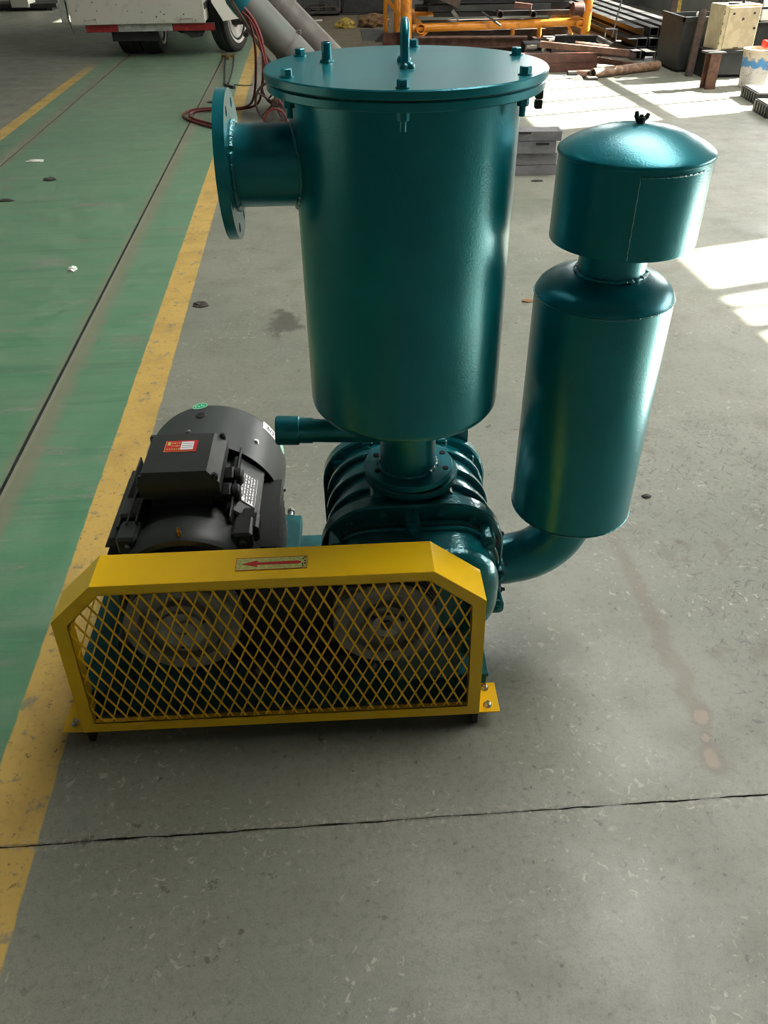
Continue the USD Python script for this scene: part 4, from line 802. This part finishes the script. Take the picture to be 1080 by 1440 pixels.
# ---- orange pipe rack and the steel in it
words = ['first', 'second', 'third', 'fourth', 'fifth', 'sixth', 'seventh']
R_ = Thing('pipe_rack', 'orange tubular rack loaded with dark bars and pipes', 'rack', (2.2, 13.2, 0))
for x, y, r in ((0.932, 12.72, 0.078), (3.43, 12.70, 0.062), (0.932, 14.6, 0.06), (3.43, 14.6, 0.06)): R_.add('post', cyl(r, (x, y, 0), (x, y, 1.3), 28), 'orange')
R_.add('front_beam', cyl(0.052, (1.02, 12.74, 0.225), (3.38, 12.72, 0.268), 28), 'orange')
R_.add('rear_beam', cyl(0.05, (1.0, 14.6, 0.24), (3.4, 14.6, 0.26), 20), 'orange')
for x, z in ((1.13, 0.225), (3.345, 0.262)):
    pp = R_.add('side_tube', pipe(0.062, 0.048, (x, 12.655, z), (x, 14.62, z), 28), 'orange'); R_.add('tube_bore', cyl(0.0485, (x, 12.70, z), (x, 12.72, z), 24), 'hole', pp)
for a_, b_, r in (((1.22, 12.74, 0.19), (1.02, 12.74, 0.03), 0.026), ((3.20, 12.74, 0.22), (3.30, 12.74, 0.03), 0.020), ((2.83, 12.90, 0.26), (2.83, 12.90, 0.07), 0.033), ((2.45, 12.90, 0.25), (2.45, 12.90, 0.06), 0.03)): R_.add('brace', cyl(r, a_, b_, 16), 'orange')
for k in range(7):
    y = 13.05+0.22*k
    one('low_steel_bar', section(channel(0.075, 0.12, 0.01) if k % 2 else hbeam(0.085, 0.11, 0.01), (1.22+0.03*(k % 3), y, 0.115), (3.28-0.09*(k % 2), y+0.04, 0.115), (0, 0, 1)), ('rust_dark', 'dark_steel', 'rust_dark')[k % 3], '%s dark bar from the front, low under the orange rack beam' % words[k], 'steel bar', group='dark bars lying low under the rack beam', smooth=False)
R_.add('sleeper', cat([bx(2.75, 2.92, 12.82, 14.6, 0.0, 0.068), bx(2.37, 2.53, 12.82, 14.6, 0, 0.068)]), 'rust_dark')
Q = Thing('pipe_rack', 'narrow orange tubular frame standing left of the loaded rack', 'rack', (0.75, 13.7, 0))
for x, y in ((0.69, 13.6), (0.845, 13.6)): Q.add('post', cyl(0.032 if x < 0.8 else 0.03, (x, y, 0), (x, y, 1.2), 18), 'orange')
Q.add('brace', obox((0.70, 13.58, 0.52), (0.90, 13.58, 0.30), 0.03, 0.05), 'orange'); Q.add('cross_bar', cyl(0.02, (0.69, 13.6, 0.62), (0.845, 13.6, 0.62), 14), 'orange')
rng = random.Random(33)
for k in range(24):                                                     # bars lying along the rack
    lay, c = divmod(k, 6); z = 0.372 + 0.082*lay; y = 12.80 + 0.27*c + rng.uniform(-0.03, 0.03)
    x0, x1 = rng.uniform(1.10, 1.45), rng.uniform(2.7, 3.33); h = rng.uniform(0.05, 0.075)
    sec = rng.choice([channel(h, 0.09, 0.008), tubesec(h, 0.08, 0.006), hbeam(h, 0.08, 0.008), angle(h, 0.09, 0.009)])
    one('rack_bar', section(sec, (x0, y, z+rng.uniform(-0.004, 0.004)), (x1, y+rng.uniform(-0.05, 0.05), z)), rng.choice(['dark_steel', 'rust_dark', 'dark_steel', 'bin', 'chassis']), '%s bar from the front in the %s layer of dark bars in the orange rack' % (words[c], ('lowest', 'second', 'third', 'top')[lay]), 'steel bar', group='dark bars lying in the orange rack', smooth=False)
for x, z, r, lab, mt in ((2.20, 0.385, 0.045, 'dark pipe end facing out of the rack, left of the two pipe ends', 'rust_dark'), (2.655, 0.378, 0.042, 'dark pipe end facing out of the rack, right of the two pipe ends', 'rust_dark')):
    T_ = Thing('rack_pipe', lab, 'pipe', (x, 12.6, z-r)); q = T_.add('pipe_wall', pipe(r, r-0.010, (x, 12.56, z), (x, 12.74, z), 24), mt); T_.add('bore', cyl(r-0.0105, (x, 12.62, z), (x, 12.64, z), 20), 'hole', q)
one('timber_plank', obox((1.28, 12.60, 0.66), (1.65, 12.60, 0.53), 0.05, 0.13), 'rust_dark', 'brown broad plank end tilted in the top left of the rack', 'plank')
one('timber_batten', obox((1.545, 12.60, 0.44), (1.64, 12.60, 0.335), 0.03, 0.045), 'cyl_grey', 'short pale brown batten hanging tilted over the orange beam', 'batten')
one('rust_billet', obox((2.62, 12.56, 0.47), (2.40, 12.62, 0.49), 0.08, 0.06), 'rust_red', 'orange-red rusty billet lying on the bars in the rack', 'billet')
one('rust_drum', cyl(0.080, (3.18, 12.58, 0.43), (3.34, 12.60, 0.43), 24, 0.01), 'rust_red', 'round reddish roll end beside the right orange post', 'roll')
one('thin_rod', cyl(0.014, (1.95, 12.60, 0.42), (2.22, 12.62, 0.25), 10), 'dark_steel', 'thin dark rod leaning diagonally across the orange beam', 'rod')
one('brown_plate', bx(0.62, 0.88, 12.9, 12.96, 0.0, 0.16, 0.004), 'rust_red', 'dull red plate standing left of the thick orange post', 'plate')
one('wheel_chock', trimesh.convex.convex_hull(np.array([(0.53, 13.35, 0), (0.66, 13.35, 0), (0.53, 13.5, 0), (0.66, 13.5, 0), (0.64, 13.4, 0.10), (0.66, 13.48, 0.11)])), 'rubber', 'small black chock on the floor by the narrow orange frame', 'chock')

# ---- brown beams in front of the rack
def beam(name, sec, a_, b_, mat, label, cat_, up=(0, 0, 1)): return one(name, section(sec, a_, b_, up), mat, label, cat_, smooth=False)
beam('steel_profile', hbeam(0.118, 0.15, 0.012), (0.70, 11.75, 0.061), (2.36, 11.62, 0.061), 'rust', 'brown rusty beam on the floor under the longer brown beam behind the lid', 'steel bar')
beam('steel_profile', hbeam(0.115, 0.15, 0.012), (0.95, 11.72, 0.180), (2.39, 11.58, 0.180), 'rust', 'brown rusty beam lying on another, just above the lid', 'steel bar')
beam('steel_profile', channel(0.095, 0.12, 0.009), (1.95, 10.50, 0.048), (2.99, 10.40, 0.048), 'rust_red', 'lower red-brown channel right of the lid', 'channel')
beam('steel_profile', channel(0.090, 0.12, 0.009), (1.90, 10.50, 0.142), (2.975, 10.40, 0.142), 'rust_red', 'upper red-brown channel right of the lid', 'channel')
beam('steel_profile', tubesec(0.060, 0.08, 0.006), (2.33, 10.52, 0.275), (3.32, 10.28, 0.198), 'rust', 'long rusty tube sloping to the right on top of the red-brown channels', 'tube')
beam('steel_profile', angle(0.052, 0.09, 0.007), (2.70, 10.72, 0.165), (3.50, 10.58, 0.135), 'rust_dark', 'dark brown angle bar at the back of the red-brown pile', 'angle bar')
beam('steel_profile', channel(0.055, 0.10, 0.007), (3.01, 10.47, 0.110), (3.52, 10.44, 0.040), 'rust', 'rusty channel slipping off the right end of the pile', 'channel')
beam('steel_profile', tubesec(0.050, 0.07, 0.006), (3.03, 10.62, 0.080), (3.60, 10.58, 0.030), 'rust_dark', 'short dark rusty tube behind the slipping channel', 'tube')
for a_, b_, r, mt, lab in (((2.76, 10.60, 0.262), (3.16, 10.58, 0.215), 0.030, 'rust_light', 'pale brown pipe lying across the top of the brown pile'), ((3.08, 10.80, 0.290), (3.22, 10.66, 0.228), 0.030, 'mid_steel', 'stubby grey pipe end tilted on top of the brown pile'),
                           ((2.83, 9.93, 0.050), (3.72, 10.38, 0.050), 0.050, 'rust_light', 'thick pale rusty pipe on the sunlit floor before the pile'), ((2.66, 9.98, 0.040), (2.77, 9.95, 0.040), 0.040, 'rust', 'stubby rusty pipe at the left end of the thick pale pipe'),
                           ((2.60, 10.16, 0.024), (3.30, 10.26, 0.024), 0.024, 'mid_steel', 'thin grey pipe under the front of the brown pile')):
    T_ = Thing('scrap_pipe', lab, 'pipe', (a_[0], a_[1], 0)); q = T_.add('pipe_wall', pipe(r, r*0.80, a_, b_, 24), mt); d_ = (np.array(b_)-np.array(a_)); d_ = d_/np.linalg.norm(d_)
    T_.add('bore', cyl(r*0.805, np.array(a_)+d_*0.02, np.array(a_)+d_*0.03, 20), 'hole', q)
one('scrap_block', bx(2.74, 2.86, 9.80, 9.92, 0.0, 0.03, 0.006), 'scrap', 'small dark block on the sunlit floor before the pipes', 'block')
one('metal_scrap', trimesh.convex.convex_hull(np.array([(2.60, 9.84, 0.002), (2.69, 9.80, 0.002), (2.70, 9.89, 0.02), (2.65, 9.87, 0.05), (2.58, 9.89, 0.015)])), 'paper', 'crumpled white scrap at the left end of the pipes', 'scrap')
for k, (z0, x0, x1, y) in enumerate(((0.0, 2.26, 2.56, 11.2), (0.10, 2.30, 2.52, 11.22))):
    beam('square_tube', tubesec(0.098, x1-x0, 0.014), ((x0+x1)/2, y, z0+0.049), ((x0+x1)/2, y+0.27, z0+0.049), 'dark_steel', ('lower' if k == 0 else 'upper') + ' black square tube end between the two brown piles', 'tube')

for k, (y, z, x0, x1) in enumerate(((11.95, 0.045, 2.80, 3.50), (12.12, 0.05, 2.78, 3.45), (12.30, 0.055, 2.84, 3.40), (12.05, 0.143, 2.86, 3.42))):
    beam('scrap_profile', hbeam(0.088, 0.13, 0.010) if k % 2 else channel(0.09, 0.13, 0.010), (x0, y, z), (x1, y-0.05, z), ('rust_dark', 'dark_steel')[k % 2], ('nearest', 'middle', 'farthest', 'topmost')[k] + ' of the four short dark beams in front of the right orange post', 'steel bar')

# ---- bundle of long dark beams running away at the right
rng = random.Random(12); n = 0
for lay, (z, xs) in enumerate(((0.055, [3.70, 3.84, 3.98, 4.12, 4.26, 4.40, 4.54]), (0.165, [3.68, 3.82, 3.96, 4.10, 4.24, 4.38, 4.52]), (0.270, [3.78, 3.98, 4.18, 4.40]))):
    for i, x in enumerate(xs):
        y0 = 11.05 + 0.25*rng.random() + 0.15*lay - 0.12*(x-3.5); y1 = 15.2 + rng.random()
        sec = channel(0.098, 0.12, 0.009) if (i+lay) % 3 else tubesec(0.098, 0.11, 0.008)
        a_ = (x, y0, z); b_ = (x - 0.010*(y1-y0), y1, z)
        one('long_steel_profile', section(sec, a_, b_), rng.choice(['dark_steel', 'dark_steel', 'mid_steel', 'bin']), '%s long dark beam from the left in the %s layer of the beam bundle' % (words[i], ('bottom', 'middle', 'top')[lay]), 'steel bar', group='long dark beams at the right', smooth=False)
one('flat_bar', obox((3.66, 10.60, 0.018), (3.80, 10.98, 0.05), 0.09, 0.03), 'dark_steel', 'dark flat bar propped at the foot of the long beams', 'flat bar', smooth=False)
one('thin_bracket', tube([(3.19, 10.93, 0.0), (3.20, 10.95, 0.12), (3.22, 11.0, 0.24), (3.22, 11.0, 0.30), (3.22, 11.0, 0.36), (3.29, 11.0, 0.36), (3.36, 11.0, 0.355), (3.36, 11.0, 0.29), (3.36, 11.0, 0.235), (3.44, 11.05, 0.225)], 0.011, 6), 'mid_steel', 'bent grey bracket standing at the left end of the long beams', 'bracket', smooth=False)
one('steel_rod', cyl(0.010, (3.49, 11.6, 0.20), (3.60, 11.7, 0.75), 10), 'mid_steel', 'thin grey rod standing up out of the long beams', 'rod')

# ---- dark bin, control box, post, bucket, plates at the right edge
bn = Thing('steel_bin', 'large dark grey steel bin behind the cream control box', 'bin', (4.3, 10.4, 0))
bn.add('bin_body', bx(3.86, 4.66, 10.19, 10.9, 0.03, 0.53, 0.004).difference(bx(3.88, 4.64, 10.21, 10.88, 0.05, 0.6), engine='manifold'), 'bin', smooth=False); bn.add('bin_rim', cat([bx(3.84, 4.68, 10.17, 10.20, 0.50, 0.55, 0.004), bx(3.84, 3.87, 10.17, 10.92, 0.50, 0.55, 0.004), bx(4.65, 4.68, 10.17, 10.92, 0.50, 0.55, 0.004)]), 'bin')
bn.add('runner', cat([bx(3.9, 3.98, 10.21, 10.9, 0, 0.035), bx(4.55, 4.63, 10.21, 10.9, 0, 0.035)]), 'bin')
one('leaning_timber', obox((3.93, 9.93, 0.0), (4.03, 10.13, 0.62), 0.075, 0.04, (0, -1, 0)), 'rust_dark', 'dark brown timber leaning on the dark bin left of the post', 'timber')
one('leaning_batten', obox((4.93, 13.30, 0.0), (4.93, 13.35, 0.9), 0.05, 0.03, (0, -1, 0)), 'rag_yellow', 'dull ochre batten standing upright behind the long beams', 'batten')
one('leaning_batten', obox((4.84, 13.30, 0.0), (4.85, 13.36, 0.9), 0.07, 0.03, (0, -1, 0)), 'rust_dark', 'dark brown batten standing upright left of the ochre one', 'batten')
cb = Thing('control_box', 'cream painted control box with worn edges standing on the dark pallet', 'control box', (4.33, 10.02, 0.27))
def orient(m, c, ang):
    m = m.copy(); m.apply_transform(trimesh.transformations.rotation_matrix(ang, [0, 0, 1], c)); return m
co = lambda m: orient(m, (4.33, 9.9, 0), 0.16)
cb.add('box_body', co(bx(4.105, 4.535, 9.80, 10.10, 0.270, 0.690, 0.006)), 'cabinet')
dv = cb.add('box_door', co(bx(4.150, 4.525, 9.787, 9.80, 0.285, 0.668, 0.004)), 'cabinet'); cb.add('door_lock', co(cyl(0.012, (4.485, 9.778, 0.47), (4.485, 9.79, 0.47), 14)), 'hole', dv)
cb.add('paint_chip', co(cat([bx(4.105, 4.112, 9.797, 9.801, 0.33+0.09*k, 0.35+0.09*k+0.02*(k % 2)) for k in range(4)] + [bx(4.20+0.12*k, 4.225+0.12*k, 9.784, 9.787, 0.60-0.05*(k % 2), 0.62-0.05*(k % 2)) for k in range(3)] + [bx(4.28, 4.34, 9.784, 9.787, 0.286, 0.297)])), 'truck_speck', kind='stuff')
cb.add('white_knob', co(trimesh.creation.icosphere(3, 0.020).apply_translation([4.550, 9.86, 0.56])), 'white')
cb.add('cable_entry', co(cat([bx(4.20, 4.30, 9.86, 9.92, 0.690, 0.70), cyl(0.018, (4.40, 9.95, 0.69), (4.40, 9.95, 0.72), 14)])), 'hole')
pl = Thing('dark_pallet', 'low dark steel pallet carrying the cream control box', 'pallet', (4.33, 9.95, 0))
pl.add('deck', bx(4.02, 4.66, 9.76, 10.10, 0.235, 0.270, 0.004), 'bin'); pl.add('skirt', bx(4.03, 4.65, 9.78, 9.80, 0.03, 0.235), 'bin'); pl.add('leg', bx(4.04, 4.10, 9.80, 10.09, 0, 0.235), 'bin'); pl.add('leg', bx(4.58, 4.64, 9.80, 10.09, 0, 0.235), 'bin')
one('white_knob', trimesh.creation.icosphere(3, 0.026).apply_translation([4.00, 10.17, 0.575]), 'white', 'round white knob on the dark bin rim left of the control box', 'knob')
one('steel_shelf', cat([bx(4.72, 5.6, 10.3, 10.9, 0.0, 0.46, 0.005), bx(4.70, 5.62, 10.27, 10.93, 0.46, 0.475), bx(4.70, 5.62, 10.27, 10.29, 0.60, 0.62), bx(4.72, 4.76, 10.29, 10.33, 0.47, 0.9)]), 'bin', 'dark steel bench with a bright edge behind the paint bucket', 'bench')
one('bench_paper', bx(4.79, 4.95, 10.34, 10.46, 0.476, 0.67, 0.01), 'paper', 'white package on the dark bench right of the control box', 'package')
ps = Thing('steel_post', 'short brown steel post with a grey top plate standing in the sun', 'post', (3.85, 9.18, 0))
po = lambda m: orient(m, (3.85, 9.18, 0), 0.12)
ps.add('shaft', po(section(hbeam(0.115, 0.115, 0.010), (3.855, 9.18, 0.0), (3.855, 9.18, 0.328), (0, 1, 0))), 'rust', smooth=False); ps.add('cover_plate', po(cat([bx(3.80, 3.91, 9.118, 9.125, 0.0, 0.328)])), 'rust'); ps.add('top_plate', po(bx(3.755, 3.945, 9.10, 9.27, 0.328, 0.342, 0.002)), 'mid_steel', label='grey top plate')
bk = Thing('paint_bucket', 'white bucket smeared with blue and brown paint', 'bucket', (4.36, 9.2, 0))
bk.add('bucket_wall', lathe([(0, 0.0), (0.145, 0.0), (0.150, 0.006), (0.172, 0.330), (0.180, 0.333), (0.180, 0.352), (0.170, 0.355), (0.166, 0.330), (0.144, 0.012), (0, 0.012)], (4.365, 9.22, 0), n=56), 'bucket')
bk.add('paint_skin', cyl(0.166, (4.365, 9.22, 0.30), (4.365, 9.22, 0.325), 40), 'cabinet', label='dried cream paint')
one('red_tool', cat([bx(4.37, 4.47, 9.19, 9.27, 0.356, 0.425, 0.008), cyl(0.02, (4.42, 9.23, 0.42), (4.50, 9.24, 0.47), 14)]), 'red_plastic', 'bright red plastic tool lying on the paint bucket', 'tool')
for k, (x0, x1, y0, y1, lab) in enumerate(((4.00, 4.75, 8.25, 8.70, 'black framed slab with pale top beside the paint bucket, the farther of two'), (3.83, 4.6, 7.62, 8.0, 'black framed slab with pale top at the right picture edge, the nearer of two'))):
    T_ = Thing('framed_slab', lab, 'slab', ((x0+x1)/2, (y0+y1)/2, 0)); f = lambda m, c=((x0+x1)/2, (y0+y1)/2, 0): orient(m, c, -0.10)
    T_.add('frame', f(bx(x0, x1, y0, y1, 0.0, 0.095, 0.004)), 'crate'); T_.add('top_sheet', f(bx(x0+0.02, x1-0.02, y0+0.015, y1-0.015, 0.095, 0.103, 0.002)), 'crate_top')
    T_.add('edge_rib', f(cat([bx(x0-0.006, x0, y0+0.03+0.07*i, y0+0.05+0.07*i, 0.01, 0.09) for i in range(int((y1-y0)/0.07))] + [bx(x0+0.05+0.09*i, x0+0.07+0.09*i, y0-0.006, y0, 0.01, 0.09) for i in range(7)])), 'crate', kind='stuff')

# ---- far end
gr = Thing('wire_crate', 'wire mesh crate standing against the far wall', 'crate', (-0.3, 17.0, 0))
gr.add('tray', bx(-0.64, 0.03, 17.0, 17.5, 0.03, 0.07), 'rust_dark'); gr.add('frame', cat([bx(-0.65, 0.05, 16.98, 17.01, 0.05, 0.075), bx(0.03, 0.05, 16.98, 17.01, 0.0, 0.9), bx(-0.65, -0.63, 16.98, 17.01, 0, 0.9), bx(-0.65, 0.05, 16.98, 17.01, 0.13, 0.14)]), 'mid_steel')
gr.add('wire_grid', cat([bx(-0.62+0.055*k, -0.612+0.055*k, 16.985, 16.995, 0.07, 0.9) for k in range(12)] + [bx(-0.63, 0.03, 16.985, 16.995, 0.10+0.045*k, 0.108+0.045*k) for k in range(14)]), 'mid_steel', kind='stuff')
gr.add('contents', cat([orient(bx(-0.6+0.15*k, -0.48+0.15*k, 17.05, 17.4, 0.07, 0.13+0.03*(k % 3), 0.01), (-0.5+0.15*k, 17.2, 0), 0.2*k) for k in range(4)]), 'rust_dark', kind='stuff')
ct = Thing('grey_cabinet', 'plain grey sheet metal cabinet at the far wall right of the wire crate', 'cabinet', (0.45, 17.3, 0)); ct.add('cabinet_body', bx(0.08, 0.92, 17.15, 17.6, 0.0, 1.6, 0.006), 'dark_steel'); ct.add('cabinet_door', bx(0.11, 0.89, 17.135, 17.15, 0.04, 1.55, 0.004), 'dark_steel')
def heap(c, s, seed, amp=0.35):
    m = trimesh.creation.icosphere(4, 1.0); v = m.vertices; k = meshkit.fbm(v*2.2+seed, 4, seed); v = v*(1+amp*(k[:, None]-0.5)*2)*np.array(s); v[:, 2] = np.maximum(v[:, 2], -0.35*s[2]); v[:, 2] += 0.35*s[2]
    return trimesh.Trimesh(v+np.array(c), m.faces, process=False)
one('rag_heap', heap((0.58, 15.3, 0), (0.24, 0.20, 0.13), 5), 'rag', 'brown and dark red heap of rags on the far floor', 'rags')
one('rag_heap', heap((0.12, 15.22, 0), (0.16, 0.18, 0.10), 9), 'rag_yellow', 'yellowish rags at the left of the brown heap', 'rags')
one('steel_strip', bx(-0.50, -0.28, 16.2, 16.25, 0.0, 0.02), 'light_strip', 'pale strip on the floor before the wire crate', 'strip')
one('metal_sheet', bx(0.35, 0.78, 13.5, 14.9, 0.0, 0.006), 'wall_dark', 'dark flat sheet on the floor left of the narrow orange frame', 'sheet')
fb = Thing('far_trolley', 'low dark trolley with a white block at the far left', 'trolley', (-6.3, 19.0, 0)); fb.add('deck', bx(-7.3, -5.6, 19.0, 19.8, 0.05, 0.12), 'chassis'); fb.add('block', bx(-6.47, -6.12, 18.95, 19.4, 0.06, 0.5, 0.01), 'truck_white'); fb.add('runner', cat([bx(-7.2, -7.1, 19, 19.8, 0, 0.05), bx(-5.8, -5.7, 19, 19.8, 0, 0.05)]), 'chassis')

# ---- litter
def bit(name, c, s, seed, mat, label, cat_): one(name, heap((c[0], c[1], 0), s, seed, 0.5), mat, label, cat_)
bit('dark_chip', (-2.15, 6.19), (0.045, 0.035, 0.012), 3, 'scrap', 'dark chip on the green lane left of the rail', 'chip')
bit('paper_scrap', (-1.50, 4.32), (0.022, 0.03, 0.014), 4, 'paper', 'white paper scrap on the green lane beside the rail', 'paper')
bit('dark_chip', (-2.30, 5.68), (0.05, 0.02, 0.01), 6, 'scrap', 'dark sliver on the green lane at the left picture edge', 'chip')
bit('paper_scrap', (-2.42, 6.75), (0.06, 0.03, 0.01), 7, 'paper', 'white shred on the far rail band', 'paper')
bit('dark_chip', (-1.30, 9.0), (0.06, 0.035, 0.012), 8, 'scrap', 'dark chip between the rail and the hose loop', 'chip')
bit('dry_leaf', (0.877, 3.70), (0.028, 0.014, 0.008), 10, 'leaf', 'small dry leaf on the concrete between drum and silencer', 'leaf')
bit('dark_chip', (-0.735, 3.78), (0.035, 0.03, 0.012), 11, 'scrap', 'dark lump on the yellow line behind the motor', 'chip')
bit('dark_chip', (2.33, 7.05), (0.03, 0.02, 0.01), 13, 'scrap', 'dark chip on the sunlit floor above the rain hood', 'chip')
bit('dark_chip', (0.95, 2.06), (0.014, 0.01, 0.006), 14, 'scrap', 'tiny dark chip on the concrete right of the elbow', 'chip')
bit('dark_chip', (1.36, 5.82), (0.04, 0.012, 0.008), 15, 'scrap', 'dark splinters on the floor in front of the grey sections', 'chip')
